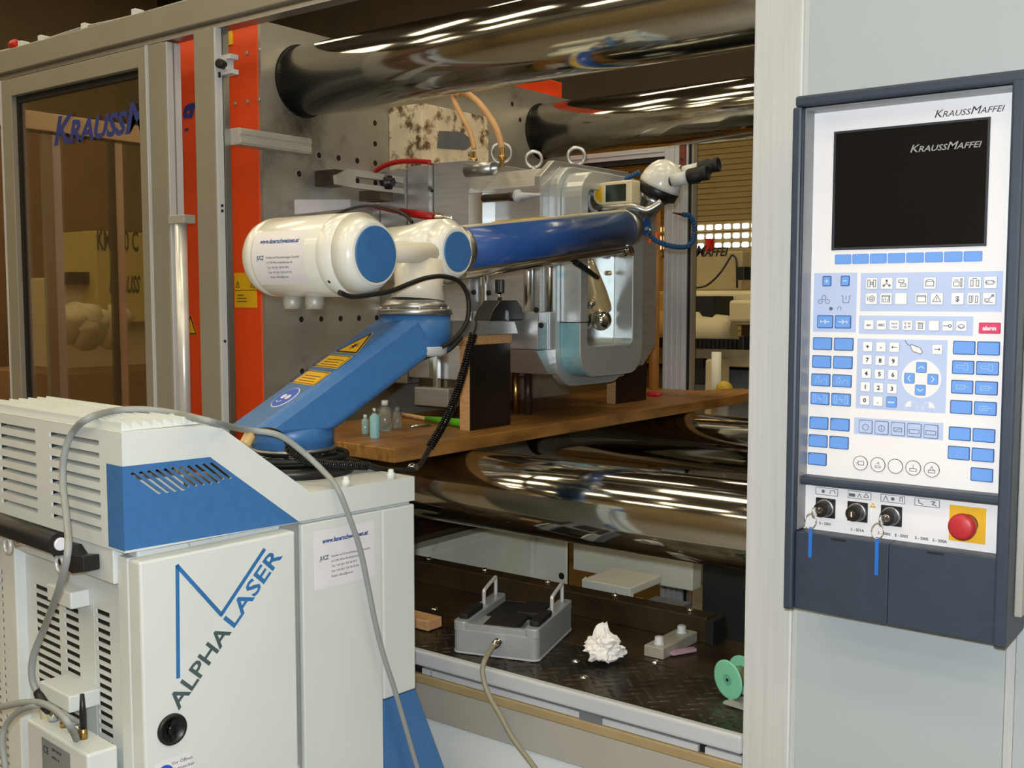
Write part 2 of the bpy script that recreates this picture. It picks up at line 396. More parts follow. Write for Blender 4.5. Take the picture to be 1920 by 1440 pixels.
# ------------------------------------------------------------------ machine bed and step platform
bed = mach
MB().box(-2.26, -2.2, 2.2, 3.15, .3, .842).build('side_wall', bed_white, bed, bevel=.004)
MB().box(-2.20, -2.196, 2.35, 3.0, .3, .812).build('side_panel', bed_white, bed)
MB().box(-2.2, -2.06, 2.99, 3.0, .3, .84).box(-2.2, -2.185, 2.97, 2.99, .3, .84).build('corner_post', bed_white, bed, bevel=.003)
p = at(1053, 1080, 'y', 2.99)
MB().prism(circ(p.x, p.z, .012, 14), XZ(2.99), -.001, .001).build('bolt_hole', dark_gap, bed)
MB().box(-2.06, -1.60, 3.03, 3.09, .672, .86).build('back_beam', bed_white, bed, bevel=.004)
MB().box(-3.3, -2.26, 2.05, 3.3, .3, .86).build('slide_bed', oily_steel, bed, bevel=.004)
MB().box(-1.60, -.5, 3.1, 3.16, .2, .95).build('dark_side_wall', bed_dark, bed)
MB().box(-2.26, -.5, 2.2, 3.2, .2, .3).build('bed_floor', bed_dark, bed)
t0, t1 = at(1090, 1088, 'y', 2.62), at(1181, 1126, 'y', 2.62)
MB().box(t0.x, t1.x, 2.62, 2.64, .3, t0.z+.004).box(t0.x, t1.x, 2.64, 2.80, t0.z-.02, t0.z+.004).build('trough', bed_white, bed, bevel=.004)
MB().box(t1.x, t1.x+.02, 2.62, 2.66, .3, t0.z-.03).build('wood_edge', wood, bed)
for px in (1198, 1222, 1243, 1252): 
    p = at(px, 1130, 'y', 2.75); MB().cyl((p.x, 2.75, .3), (p.x+.01, 2.76, .70), .009, n=14).build('pipe', bright_steel, bed)
p = at(1245, 1120, 'y', 2.8); MB().box(p.x-.06, p.x+.06, 2.8, 2.86, .3, .69).build('valve_block', grey_machine, bed)
wb = thing('rag_tub', (-2.5, 2.62, .86), 'white tub with a blue rim on the slide bed under the tie bar', 'tub')
MB().lathe((-2.5, 2.62, .86), (0, 0, 1), [(0, .05), (.012, .052), (.012, .05), (.045, .04), (.055, .03)], 20).build('tub', white_paint, wb)
MB().lathe((-2.5, 2.62, .86), (0, 0, 1), [(0, .07), (.010, .072)], 20).build('rim', mat('rim_blue', (50, 110, 180), .4), wb)

ZP = .80
step = thing('step_platform', (-1.6, 1.8, 0), 'oily dark tread plate platform with a pale metal sill in front of the mould space', 'platform')
MB().box(-2.352, -.836, 1.80, 2.035, ZP-.012, ZP).build('tread_plate', tread_metal, step)
tb = MB(); n = 0
for j in range(12):
    for i in range(52):
        x = -2.36+i*.034+(j % 2)*.017; y = 1.815+j*.0185
        if x > -.85 or x < -2.33: continue
        a0 = radians(38 if (i+j) % 2 else -38); ca, sa = cos(a0), sin(a0)
        pts = [(-.014, 0), (-.006, -.0045), (.006, -.0045), (.014, 0), (.006, .0045), (-.006, .0045)]
        vs = [(x+u*ca-w*sa, y+u*sa+w*ca, ZP) for u, w in pts]+[(x-.006*ca, y-.006*sa, ZP+.0022), (x+.006*ca, y+.006*sa, ZP+.0022)]
        tb.add(vs, [(0, 1, 6), (1, 2, 7, 6), (2, 3, 7), (3, 4, 7), (4, 5, 6, 7), (5, 0, 6)], 0)
tag(tb.build('tread_pattern', tread_metal, step), kind='stuff')
MB().box(-2.2, -.836, 2.04, 2.30, ZP-.02, ZP-.004).build('inner_plate', oily_steel, step)
MB().box(-2.352, -.836, 2.0345, 2.0405, ZP-.006, ZP+.0015).build('plate_seam', oily_steel, step)
MB().box(-2.19, -1.145, 2.24, 2.252, ZP-.004, .856).box(-2.19, -1.145, 2.252, 2.295, .844, .856).build('angle_rail', oily_steel, step, bevel=.002)
MB().box(-1.145, -1.125, 2.235, 2.30, ZP-.004, .853).build('rail_end', dark_gap, step, bevel=.002)
for px, py in ((788, 1053), (895, 1073), (1010, 1098), (1137, 1123), (1277, 1152)):
    p = at(px, py, 'z', .858); MB().lathe((p.x, 2.272, .856), (0, 0, 1), [(0, .009), (.004, .009), (.007, .005)], 12).build('bolt', bright_steel, step)
for px, py in ((1095, 1271), (1229, 1242), (815, 1142), (1080, 1240)):
    p = at(px, py, 'z', ZP); MB().lathe((p.x, p.y, ZP-.004), (0, 0, 1), [(0, .010), (.005, .010), (.009, .006), (.010, .002)], 14).build('bolt', bright_steel, step)
MB().box(-2.352, -.836, 1.782, 1.802, .764, .8).build('sill', frame_light, step, bevel=.006, seg=3)
MB().box(-2.352, -.836, 1.80, 1.82, .60, .78).build('sill_backing', dark_gap, step)
for x0, x1 in ((-1.635, -1.61), (-1.605, -1.2), (-1.145, -.93), (-.915, -.84)):
    MB().box(x0, x1, 1.792, 1.80, .744, .757).build('sill_strip', frame_light, step)
MB().box(-1.2, -1.145, 1.79, 1.80, .742, .762).build('latch_cover', grey_machine, step)
MB().box(-2.352, -.836, 1.786, 1.80, .722, .743).build('tan_strip', mat('tan_strip', (172, 152, 112), .5, .2), step, bevel=.003)
MB().box(-2.352, -.836, 1.788, 1.80, .643, .722).build('front_rail', alu_soft, step, bevel=.002)
MB().box(-2.352, -.836, 1.796, 1.82, .02, .643).build('lower_panel', grey_paint, step)

# ------------------------------------------------------------------ guard frame, sliding door, cover with post
guard = thing('machine_guard_frame', (-2.4, 1.82, 0), 'grey guard frame with top rail and post left of the mould space', 'guard frame')
MB().box(-3.75, -.836, 1.795, 1.86, 2.322, 2.392).build('top_rail', frame_grey, guard, bevel=.003)
MB().box(-3.75, -.836, 1.81, 1.85, 2.305, 2.322).build('door_track', aluminium, guard)
MB().box(-2.444, -2.362, 1.80, 1.846, .0, 2.306).build('post', frame_grey, guard, bevel=.002)
MB().box(-2.362, -2.354, 1.802, 1.822, .0, 2.306).build('post_edge', frame_light, guard, bevel=.001)
MB().box(-2.362, -2.356, 1.826, 1.846, .0, 2.306).build('post_groove', aluminium, guard, bevel=.001)
for py in (40, 138, 143, 385, 395, 640):
    p = at(412, py, 'x', -2.354); MB().lathe((-2.354, 1.812, p.z), (1, 0, 0), [(0, .004), (.002, .004), (.003, .002)], 10).build('screw', dark_gap, guard)
MB().box(-2.362, -2.322, 1.846, 2.10, 2.008, 2.052).box(-2.324, -2.320, 1.85, 2.10, 2.012, 2.026).box(-2.324, -2.320, 1.85, 2.10, 2.034, 2.048).build('side_arm', alu_soft, guard, bevel=.002)
MB().box(-2.354, -2.33, 1.815, 1.84, 2.185, 2.235).box(-2.33, -2.31, 1.815, 1.84, 2.185, 2.197).box(-2.33, -2.31, 1.815, 1.84, 2.223, 2.235).build('sensor_bracket', frame_light, guard)
MB().lathe((-2.34, 1.815, 2.21), (.3, -1, 0), [(0, .012), (.02, .012), (.022, .009)], 18).build('sensor', black, guard)
# left end frame of the guard
lf = thing('guard_end_frame', (-3.8, 2.3, 0), 'grey profile end frame seen through the sliding glass door', 'guard frame')
for y0, y1, m in ((2.02, 2.048, frame_light), (2.128, 2.168, frame_grey), (2.168, 2.2, frame_light), (2.40, 2.425, dark_gap), (2.425, 2.457, mat('beige_post', (206, 190, 170), .5)), (3.2, 3.26, frame_grey)): MB().box(-3.82, -3.80, y0, y1, 0, 2.216).build('post', m, lf, bevel=.003)
MB().box(-3.82, -3.79, 1.9, 3.5, 2.216, 2.282).build('top_beam', mat('beige_beam', (224, 208, 180), .5), lf, bevel=.003)
MB().box(-3.81, -3.80, 1.9, 3.5, 2.206, 2.216).build('seal', dark_gap, lf)

door = thing('sliding_door', (-3.0, 1.82, 0), 'grey framed sliding glass door with blue lettering left of the open mould space', 'door')
DF = [frame_grey]
MB().box(-2.698, -2.572, 1.80, 1.847, .83, 2.30).build('stile', frame_grey, door, bevel=.002)
MB().box(-3.45, -3.392, 1.80, 1.847, .83, 2.30).build('stile', frame_grey, door, bevel=.002)
MB().box(-3.392, -2.698, 1.80, 1.847, 2.246, 2.30).build('rail', frame_grey, door, bevel=.002)
MB().box(-3.392, -2.698, 1.80, 1.847, .83, .93).build('rail', frame_grey, door, bevel=.002)
MB().box(-2.655, -2.647, 1.794, 1.80, .83, 2.30).build('stile_ridge', frame_light, door)
MB().box(-3.462, -3.45, 1.80, 1.845, .83, 2.30).build('edge_strip', frame_light, door)
MB().box(-2.572, -2.566, 1.803, 1.822, .83, 2.30).box(-2.572, -2.566, 1.828, 1.847, .83, 2.30).build('edge_profile', frame_light, door, bevel=.001)
MB().slotted(-3.392, -2.698, .93, 2.246, [(-3.38, -2.71, .942, 2.226)], XZ(1.83), 0, .012).build('seal', rubber, door)
MB().box(-3.388, -2.702, 1.822, 1.826, .935, 2.24).build('glass_pane', glass('tinted_glass', (248, 243, 233)), door)
q = at(100, 272, 'y', 1.8215)
text('lettering', 'KraussMaffei', .118, print_navy, door, (q.x, 1.8215, q.z), (1, 0, 0), (0, 0, 1), shear=.3, bold=.0035, small=True, width=.74)
# keep only the letters that lie on the pane
lo = [o for o in door.children if o.name.startswith('lettering')][0]
bm = bmesh.new(); bm.from_mesh(lo.data); lim = -2.702+3.0
bmesh.ops.bisect_plane(bm, geom=bm.verts[:]+bm.edges[:]+bm.faces[:], plane_co=(lim, 0, 0), plane_no=(1, 0, 0), clear_outer=True); bm.to_mesh(lo.data); bm.free()
h0, h1 = at(343, 420, 'x', -2.53), at(343, 770, 'x', -2.53)
MB().cyl((-2.54, h0.y, h0.z), (-2.54, h0.y, 1.0), .017, n=24).build('handle', mat('satin_rod', (226, 229, 231), .32, .45), door)
MB().box(-2.572, -2.50, h0.y-.018, h0.y+.02, h0.z, h0.z+.024).box(-2.572, -2.52, h0.y-.018, h0.y+.02, .99, 1.014).build('handle_bracket', alu_soft, door, bevel=.002)

# clips, cable and red plug on the top rail
cb = thing('rail_cable', (-3.2, 1.82, 2.392), 'thin grey cable clipped along the top rail of the guard', 'cable')
MB().tube([(-3.6, 1.82, 2.404), (-3.3, 1.82, 2.398), (-3.0, 1.82, 2.404), (-2.75, 1.82, 2.398), (-2.3, 1.82, 2.4)], .004).build('cable', cable_grey, cb)
for px, py in ((45, 93), (82, 70), (163, 42), (258, 14)):
    p = at(px, py, 'y', 1.82); MB().box(p.x-.010, p.x+.010, 1.805, 1.835, 2.392, 2.412).build('clip', white_paint, cb, bevel=.002)
p = at(27, 84, 'y', 1.82); MB().lathe((p.x-.02, 1.82, 2.41), (1, 0, 0), [(0, .012), (.02, .016), (.03, .016), (.04, .009)], 14).build('red_plug', red, cb)

cover = thing('machine_cover', (-.4, 1.8, 0), 'tall pale grey sheet metal cover and post behind the control panel', 'cover')
MB().box(-.834, -.7475, 1.78, 1.93, 0, 2.62).build('post', post_grey, cover, bevel=.003)
MB().box(-.7475, -.7435, 1.7785, 1.80, 0, 2.62).build('edge_trim', white_paint, cover)
MB().box(-.7435, -.735, 1.7835, 1.80, 0, 2.62).build('trim_groove', post_grey, cover)
MB().box(-.735, -.392, 1.7815, 1.80, 0, 2.62).build('door_panel', cover_grey, cover, bevel=.0015)
MB().box(-.3915, -.378, 1.784, 1.80, 0, 2.62).build('trim_groove', post_grey, cover)
MB().box(-.377, .9, 1.78, 1.80, 0, 2.62).build('side_panel', cover_grey, cover, bevel=.0015)

# ------------------------------------------------------------------ far side guard frame and machines in the hall
rg = thing('rear_guard_frame', (-2.1, 3.8, 0), 'ribbed aluminium rear guard post with a cross beam behind the mould', 'guard frame')
YR = 3.80
xa, xb, xc = at(1244, 500, 'y', YR).x, at(1287, 500, 'y', YR).x, at(1300, 500, 'y', YR).x
pb = MB().box(xa, xb, YR, YR+.08, 0, 2.25)
for k in range(4): x = xa+.012+k*(xb-xa)/4.2; pb.box(x, x+.008, YR-.006, YR, 0, 2.25)
pb.build('post', frame_light, rg, bevel=.002)
MB().box(xb+.001, xb+.018, YR+.01, YR+.05, 0, 2.25).build('seal', dark_gap, rg)
MB().box(xb+.018, xc-.004, YR, YR+.03, 0, 2.25).build('post_edge', frame_grey, rg)
za, zb = at(1170, 280, 'y', YR).z, at(1170, 300, 'y', YR).z
MB().box(-3.6, xa, YR, YR+.06, zb, za).box(-3.6, xa, YR-.004, YR, (za+zb)/2-.004, (za+zb)/2+.012).build('cross_beam', frame_light, rg, bevel=.002)
MB().box(-3.6, xa, YR+.005, YR+.05, zb-.02, zb).build('beam_seal', dark_gap, rg)
MB().box(xb-.032, xb-.006, YR-.010, YR, za-.09, za+.15).build('red_bracket', mat('red_brown', (120, 52, 40), .5), rg)
for z in (za-.06, za+.0): MB().lathe((xb-.019, YR-.010, z), (0, -1, 0), [(0, .007), (.004, .006)], 12).build('screw', bright_steel, rg)
MB().box(-3.5, xa, YR+.02, YR+.025, .2, zb-.02).build('window_pane', glass('rear_glass', (225, 205, 165)), rg)
p = at(1228, 500, 'y', 3.72)
tag(MB().cyl((p.x, 3.72, .85), (p.x, 3.72, 1.98), .02, n=16).build('rear_pipe', mat('orange_brown', (168, 112, 44), .45, var=.1)), 'vertical orange brown pipe just left of the ribbed rear guard post', 'pipe')

def bm_at(px, py, y): p = at(px, py, 'y', y); return p.x, p.z
YM = 5.6
bg = thing('background_machine', (-3, 6, 0), 'cream injection moulding machine in the hall beyond the rear guard post', 'machine')
x1, z1 = bm_at(1392, 470, YM); x0 = x1-1.9
MB().box(x0, x1, YM, YM+.8, bm_at(1350, 545, YM)[1], z1).build('housing', mat('machine_beige', (168, 152, 112), .5, var=.03), bg, bevel=.01)
lx0, lz0 = bm_at(1303, 481, YM); lw = bm_at(1365, 478, YM)[0]-lx0
text('lettering', 'Maffei', .088, print_black, bg, (lx0, YM-.002, lz0), (1, 0, 0), (0, 0, 1), shear=.3, bold=.002, small=True, width=lw)
text('lettering', 'Krauss', .088, print_black, bg, (lx0-lw*1.05, YM-.002, lz0), (1, 0, 0), (0, 0, 1), shear=.3, bold=.002, small=True, width=lw)
a_, b_ = bm_at(1300, 545, YM-.1), bm_at(1420, 610, YM-.1)
MB().box(a_[0]-1.5, b_[0], YM-.1, YM+.7, b_[1], a_[1]).build('barrel_cover', cream_machine, bg, bevel=.02)
for p, r in (((1302, 555), (1336, 600)), ((1300, 688), (1335, 722)), ((1302, 672), (1318, 690))):
    u, w = bm_at(*p, YM-.35), bm_at(*r, YM-.35); MB().box(u[0], w[0], YM-.35, YM-.1, w[1], u[1]).build('dark_opening', dark_gap, bg, bevel=.005)
u, w = bm_at(1366, 563, YM-.45), bm_at(1440, 605, YM-.45); MB().box(u[0], w[0], YM-.45, YM-.1, w[1], u[1]).build('front_box', cream_machine, bg, bevel=.015)
u = bm_at(1300, 618, YM-.3); w = bm_at(1362, 622, YM-.3); MB().lathe((u[0]-1.0, YM-.3, u[1]), (1, 0, 0), [(0, .10), (.98, .10), (1.0, .11), (1.06, .11), (1.08, .09), (1.2, .08), (1.24, .05)], 28).build('barrel', cream_machine, bg)
u = bm_at(1300, 643, YM-.4); w = bm_at(1376, 646, YM-.4)
ch = MB().box(u[0]-.9, w[0], YM-.42, YM-.36, w[1]-.02, u[1]+.02)
for k in range(50): ch.box(u[0]-.9+k*.025, u[0]-.885+k*.025, YM-.43, YM-.35, w[1]-.025, u[1]+.025)
ch.build('cable_chain', black, bg)
u, w = bm_at(1300, 650, YM-.3), bm_at(1420, 690, YM-.3); MB().box(u[0]-1.5, w[0], YM-.3, YM+.6, w[1], u[1]).build('machine_table', cream_machine, bg, bevel=.01)
u, w = bm_at(1300, 690, YM-.2), bm_at(1420, 720, YM-.2); MB().box(u[0]-1.5, w[0], YM-.2, YM+.6, .0, u[1]).build('base', grey_machine, bg, bevel=.01)
u, w = bm_at(1322, 674, YM-.5), bm_at(1336, 722, YM-.5); MB().box(u[0], w[0], YM-.5, YM-.3, w[1]-.4, u[1]).build('small_cabinet', cream_machine, bg, bevel=.01)
u, w = bm_at(1385, 630, YM-.5), bm_at(1394, 655, YM-.5); MB().box(u[0], w[0], YM-.5, YM-.42, w[1], u[1]).build('limit_switch', black, bg, bevel=.004)
u, w = bm_at(1386, 500, YM-.1), bm_at(1398, 525, YM-.1); MB().box(u[0], w[0], YM-.12, YM, w[1], u[1]).build('valve', black, bg, bevel=.004)
MB().tube([at(1372, 478, 'y', YM-.05), at(1350, 512, 'y', YM-.08), at(1325, 535, 'y', YM-.08), at(1300, 540, 'y', YM-.05), at(1270, 541, 'y', YM-.05)], .006).build('hose', black, bg)
MB().tube([at(1374, 478, 'y', YM-.05), at(1381, 490, 'y', YM-.08), at(1382, 540, 'y', YM-.08)], .006).build('hose', black, bg)
p = at(1343, 690, 'y', YM-.6); MB().cyl((p.x, YM-.6, 1.0), (p.x, YM-.6, at(1341, 660, 'y', YM-.6).z), .025, n=14).build('stand_pipe', bed_white, bg)
p = at(1327, 452, 'y', 5.9); tag(MB().box(p.x-.016, p.x+.016, 5.9, 5.95, z1-.002, max(p.z+.014, z1+.02)).build('signal_box', red), 'small red signal box on top of the cream machine in the hall', 'signal box')
p = at(1358, 722, 'y', 4.6); cn = thing('canister_stand', (p.x, 4.6, 0), None, None); p.z -= .02; MB().cyl((p.x, 4.6, 0), (p.x, 4.6, p.z-.03), .02, n=14).build('stand', grey_machine, cn); MB().sphere((p.x, 4.6, p.z), .04, 16).build('canister', mat('canister_yellow', (214, 180, 60), .4), cn)
tag(cn, 'round yellow canister at the foot of the cream machine', 'canister')
u = bm_at(1398, 480, 6.2); MB().box(u[0]-.02, u[0]+.5, 6.2, 6.4, .8, u[1]).build('tower', brown_panel, bg)

# machine seen through the sliding door
b2 = thing('press_machine', (-8, 4.5, 0), 'cream moulding machine with dark lettering seen through the sliding glass door', 'machine')
def q_at(px, py, x=-8.2): return at(px, py, 'x', x)
a_ = q_at(178, 432); b_ = q_at(262, 560)
MB().box(-8.9, -8.2, a_.y, a_.y+2.4, b_.z-.2, a_.z).build('panel', mat('yellow_grey', (196, 178, 100), .5, var=.04), b2, bevel=.01)
p = q_at(181, 468); text('lettering', 'KM 160 C', .24, print_black, b2, (-8.195, p.y, p.z), (0, 1, 0), (0, 0, 1), bold=.006, width=q_at(258, 465).y-p.y)
p = q_at(203, 548); text('lettering', 'Krauss', .26, print_black, b2, (-8.195, p.y, p.z), (0, 1, 0), (0, 0, 1), shear=.3, bold=.006, small=True, width=q_at(262, 545).y-p.y)
a_ = q_at(118, 520, -8.4); b_ = q_at(200, 560, -8.4)
MB().box(-9.2, -8.4, a_.y, b_.y+1.5, b_.z-1.0, a_.z).build('bed', cream_machine, b2, bevel=.02)
for k in range(6):
    p = at(124+k*7, 510, 'x', -8.3); MB().box(-8.4, -8.3, p.y-.04, p.y+.04, p.z-.1, p.z).build('valve', black, b2)
p = at(165, 610, 'x', -7.9); MB().lathe((-7.9, p.y, p.z), (.2, -.9, .2), [(0, .16), (.16, .16), (.24, .11), (.34, .09)], 24).build('motor', cream_machine, b2)
for k in range(9):
    p = at(130+k*9, 640+12*sin(k*2.1), 'x', -7.8); MB().lathe(p, (.3, .5*sin(k), 1), [(0, .07), (.18, .10), (.22, .12), (.26, .05)], 14).build('hose_fitting', cream_machine, b2)
MB().box(-9, -7.6, at(118, 690, 'x', -7.6).y, at(262, 690, 'x', -7.6).y+1, 0, at(190, 700, 'x', -7.6).z).build('base', brown_panel, b2)
tag(MB().box(-11, -10.3, 4.2, 6.6, 0, 3.4).build('brown_cabinet', brown_panel, bevel=.02), 'tall brown cabinet far back behind the sliding glass door', 'cabinet')

# ------------------------------------------------------------------ control panel
YP = 1.70
panel_white = mat('panel_white', (238, 236, 238), .4, var=.01, scale=8)
lav = mat('lavender_field', (186, 202, 238), .45, var=.01, scale=8)
key_blue = mat('key_blue', (112, 164, 238), .4, var=.02, scale=20)
key_edge = mat('key_edge', (52, 84, 140), .45, var=.02, scale=20)
key_white = mat('key_white', (240, 241, 244), .4, var=.01, scale=20)
edge_grey = mat('key_outline_grey', (172, 176, 186), .45, var=.02, scale=20)
icon_grey = mat('icon_grey', (96, 100, 110), .5, var=.03, scale=30)
icon_pale = mat('icon_pale', (176, 208, 250), .45, var=.03, scale=30)
yellow_plate = mat('amber_plate', (240, 184, 36), .45, var=.02, scale=20)

cp = thing('control_panel', (-.54, YP, 1.09), 'slate framed machine control panel with a black screen and rows of blue keys', 'control panel')
F = XZ(YP)
fr = [(-.706, 1.92), (-.706, 1.097), (-.372, 1.097), (-.372, 1.92)]
fb = MB()
fb.box(-.708, -.692, 1.655, 1.775, 1.092, 1.905)                 # left cheek
fb.box(-.383, -.365, 1.655, 1.775, 1.092, 1.91)                  # right cheek
fb.box(-.704, -.365, 1.655, 1.775, 1.905, 1.922)                 # top
fb.box(-.692, -.383, 1.672, 1.775, 1.2990, 1.3125)                # divider
fb.box(-.692, -.383, 1.706, 1.775, 1.22, 1.905)                  # back
fb.build('housing', slate, cp, bevel=.004)
MB().box(-.6915, -.540, 1.664, 1.775, 1.094, 1.2225).box(-.5395, -.3835, 1.664, 1.775, 1.094, 1.2225).build('lower_cover', slate, cp, bevel=.0015)
MB().box(-.6915, -.689, 1.668, 1.70, 1.225, 1.903).build('inner_trim', mat('trim_silver', (150, 152, 154), .4, .4), cp)
MB().box(-.689, -.384, 1.668, 1.70, 1.899, 1.9035).build('inner_trim', MATS['trim_silver'], cp)
MB().box(-.365, -.354, 1.70, 1.779, 1.13, 1.90).build('side_cheek', alu_soft, cp, bevel=.002)
for z in (1.182, 1.50): MB().box(-.356, -.350, 1.71, 1.77, z, z+.006).build('hinge_pin', bright_steel, cp)
for x in (-.676, -.400): MB().cyl((x, 1.69, 1.094), (x, 1.69, 1.089), .004, n=10).build('screw', black, cp)
for x, z in ((-.62, 1.219), (-.47, 1.219)): MB().box(x-.012, x+.012, 1.6632, 1.6645, z-.003, z).build('cover_slot', dark_gap, cp)
MB().box(-.6915, -.3835, YP, YP+.006, 1.309, 1.903).build('faceplate', panel_white, cp)
MB().box(-.6915, -.3835, YP-.004, YP+.006, 1.2225, 1.2955).build('switch_strip', panel_white, cp)
# screen
MB().slotted(-.6555, -.4205, 1.679, 1.867, [(-.652, -.424, 1.683, 1.8635)], F, 0, .002).build('screen_bezel', mat('bezel_dark', (48, 52, 58), .4), cp)
MB().box(-.652, -.424, YP-.0006, YP+.002, 1.683, 1.8635).build('screen', mat('screen_glass', (16, 16, 16), .22, var=.05, spec=.4), cp)
text('screen_lettering', 'KraussMaffei', .0165, mat('screen_print', (150, 154, 150), .5), cp, (-.5365, YP-.0008, 1.8245), (1, 0, 0), (0, 0, 1), shear=.3, bold=.00015, small=True, width=.104)
text('lettering', 'KraussMaffei', .0165, print_black, cp, (-.502, YP-.0002, 1.8735), (1, 0, 0), (0, 0, 1), shear=.3, bold=0, small=True, width=.099)
# lavender printed fields
for i, P in enumerate(([(-.684, 1.643), (-.613, 1.643), (-.613, 1.548), (-.684, 1.548)], [(-.607, 1.642), (-.396, 1.642), (-.396, 1.582), (-.607, 1.582)],
                       [(-.608, 1.575), (-.4355, 1.575), (-.4355, 1.546), (-.608, 1.546)], [(-.610, 1.5385), (-.4715, 1.5385), (-.4715, 1.427), (-.610, 1.427)],
                       [(-.612, 1.412), (-.474, 1.412), (-.474, 1.3855), (-.612, 1.3855)])):
    MB().prism(P, F, 0, .0003).build('print_field', lav, cp)
PO = V((-.54, YP, 1.09))
KEYM = {}
def key(x, z, w, h, top, edge, e=.0013, r=.0018):
    k = (round(w, 4), round(h, 4), top.name, edge.name)
    loc = V((x, YP, z))-PO
    if k in KEYM:
        o = bpy.data.objects.new('key', KEYM[k]); COL.objects.link(o); o.parent = cp; o.location = loc
    else:
        mb = MB().prism(rrect(0, 0, w, h, r), XZ(0), 0, .0010, 0).prism(rrect(0, 0, w-2*e, h-2*e, r*.7), XZ(0), .0010, .0016, 1)
        o = mb.build('key', [edge, top], cp, local=True); KEYM[k] = o.data; o.location = loc
    WORLD[o.name] = Matrix.Translation(V((x, YP, z)))
    return o
KF = XZ(-.0016)
def legend(k, lines, w=.0007, m=print_black):
    strokes(MB(), lines, KF, w, .0003).build('legend', m, k, local=True)
def ktext(k, s, size, m=print_black, dz=0, bold=0, width=None):
    text('legend', s, size, m, k, (0, -.0017, -size*.35+dz), (1, 0, 0), (0, 0, 1), bold=bold, align='CENTER', local=True, width=width)
for i in range(8): key(-.6365+i*.0282, 1.6645, .0265, .0155, key_blue, mat('key_rim_light', (96, 144, 222), .4), .0006)
k = key(-.662, 1.630, .0145, .0165, key_blue, key_edge); legend(k, [[(-.003, 0), (.003, 0)], [(0, -.003), (0, .003)]], .001, key_white)
k = key(-.632, 1.630, .0145, .0165, key_blue, key_edge); legend(k, [[(-.003, 0), (.003, 0)]], .001, key_white)
for x, sgn in ((-.6635, -1), (-.634, 1)):
    k = key(x, 1.5645, .0265, .021, key_blue, key_edge)
    legend(k, [[(-.007, 0), (.007, 0)], [(sgn*.002-.003*sgn, .003), (sgn*.002, 0), (sgn*.002-.003*sgn, -.003)], [(sgn*.007, .002), (sgn*.007, -.002)]], .0011, key_white)
# printed pictograms on the left field
pm = MB()
strokes(pm, [circ(-.6665, 1.6035, .0035, 8), circ(-.6725, 1.597, .0035, 8), circ(-.6605, 1.597, .0035, 8)] and [c+[c[0]] for c in (circ(-.6665, 1.6035, .0035, 8), circ(-.6725, 1.597, .0035, 8), circ(-.6605, 1.597, .0035, 8))]+[[(-.638, 1.606), (-.6355, 1.606), (-.6345, 1.595), (-.6255, 1.595), (-.6245, 1.606), (-.622, 1.606)], [(-.630, 1.606), (-.630, 1.600)]], F, .0008, .0005)
pm.prism(circ(-.6545, 1.5855, .003, 12), F, 0, .0006)
strokes(pm, [[(-.644, 1.5835), (-.642, 1.588), (-.638, 1.588), (-.638, 1.5835)]], F, .0008, .0005)
pm.build('pictogram', icon_grey, cp)
# icon keys
R1 = [-.589, -.5655, -.542, -.500, -.459, -.435, -.413]; R2 = [-.589, -.566, -.543, -.512, -.489, -.459, -.436, -.414]
sq = lambda x, z, a, b: [(x-a, z-b), (x+a, z-b), (x+a, z+b), (x-a, z+b), (x-a, z-b)]
cc = lambda x, z, r, n=10: circ(x, z, r, n)+[circ(x, z, r, n)[0]]
I1 = [[sq(-.0045, 0, .0018, .0055), sq(.0045, 0, .0018, .0055), sq(0, 0, .0012, .002)],
      [[(0, .005), (0, 0), (-.005, -.004)], [(0, 0), (.005, -.004)], cc(0, .004, .0015, 6), cc(-.0045, -.0035, .0015, 6), cc(.0045, -.0035, .0015, 6)],
      [sq(-.001, .003, .004, .002), sq(.002, -.003, .004, .002)], [sq(0, -.001, .006, .0035), [(-.006, .0025), (-.003, .005), (.003, .005), (.006, .0025)]],
      [sq(-.002, -.002, .004, .003), sq(.005, 0, .001, .006), [(-.005, .004), (.001, .004)]], [sq(-.004, -.001, .0018, .0045), sq(.004, -.001, .0018, .0045), [(-.003, .006), (.003, .006)]],
      [sq(-.001, 0, .005, .0025), [(-.007, 0), (-.004, 0)], [(.002, .0025), (.006, .001), (.006, -.001)]]]
I2 = [[cc(.001, 0, .0045), cc(.001, 0, .002, 6), [(-.006, .003), (-.006, -.003)]], [sq(0, 0, .006, .005), [(-.004, -.003), (-.004, 0)], [(-.001, -.003), (-.001, .002)], [(.002, -.003), (.002, -.001)], [(.0045, -.003), (.0045, .003)], [(-.006, .0035), (.006, .0035)]],
      None, [sq(0, 0, .0065, .005), [(-.0065, .003), (.0065, .003)]], [[(-.006, -.0045), (.006, -.0045), (0, .006), (-.006, -.0045)], [(0, .002), (0, -.001)], [(0, -.0025), (0, -.0032)]],
      'S', [sq(-.0045, -.001, .0015, .005), sq(.0045, -.001, .0015, .005), [(-.001, .005), (-.001, -.005)]], [sq(-.003, -.002, .003, .0018), [(0, 0), (.005, .005)], cc(.005, .0045, .0018, 6), [(-.005, -.0055), (.005, -.0055)]]]
for x, ic in zip(R1, I1): legend(key(x, 1.6255, .019, .0185, key_white, edge_grey, .0007), ic, .0009, icon_grey)
for x, ic in zip(R2, I2):
    k = key(x, 1.6015, .019, .0185, key_white, edge_grey, .0007)
    if ic == 'S': ktext(k, '$', .011, icon_grey, bold=.0003)
    elif ic: legend(k, ic, .0009, icon_grey)
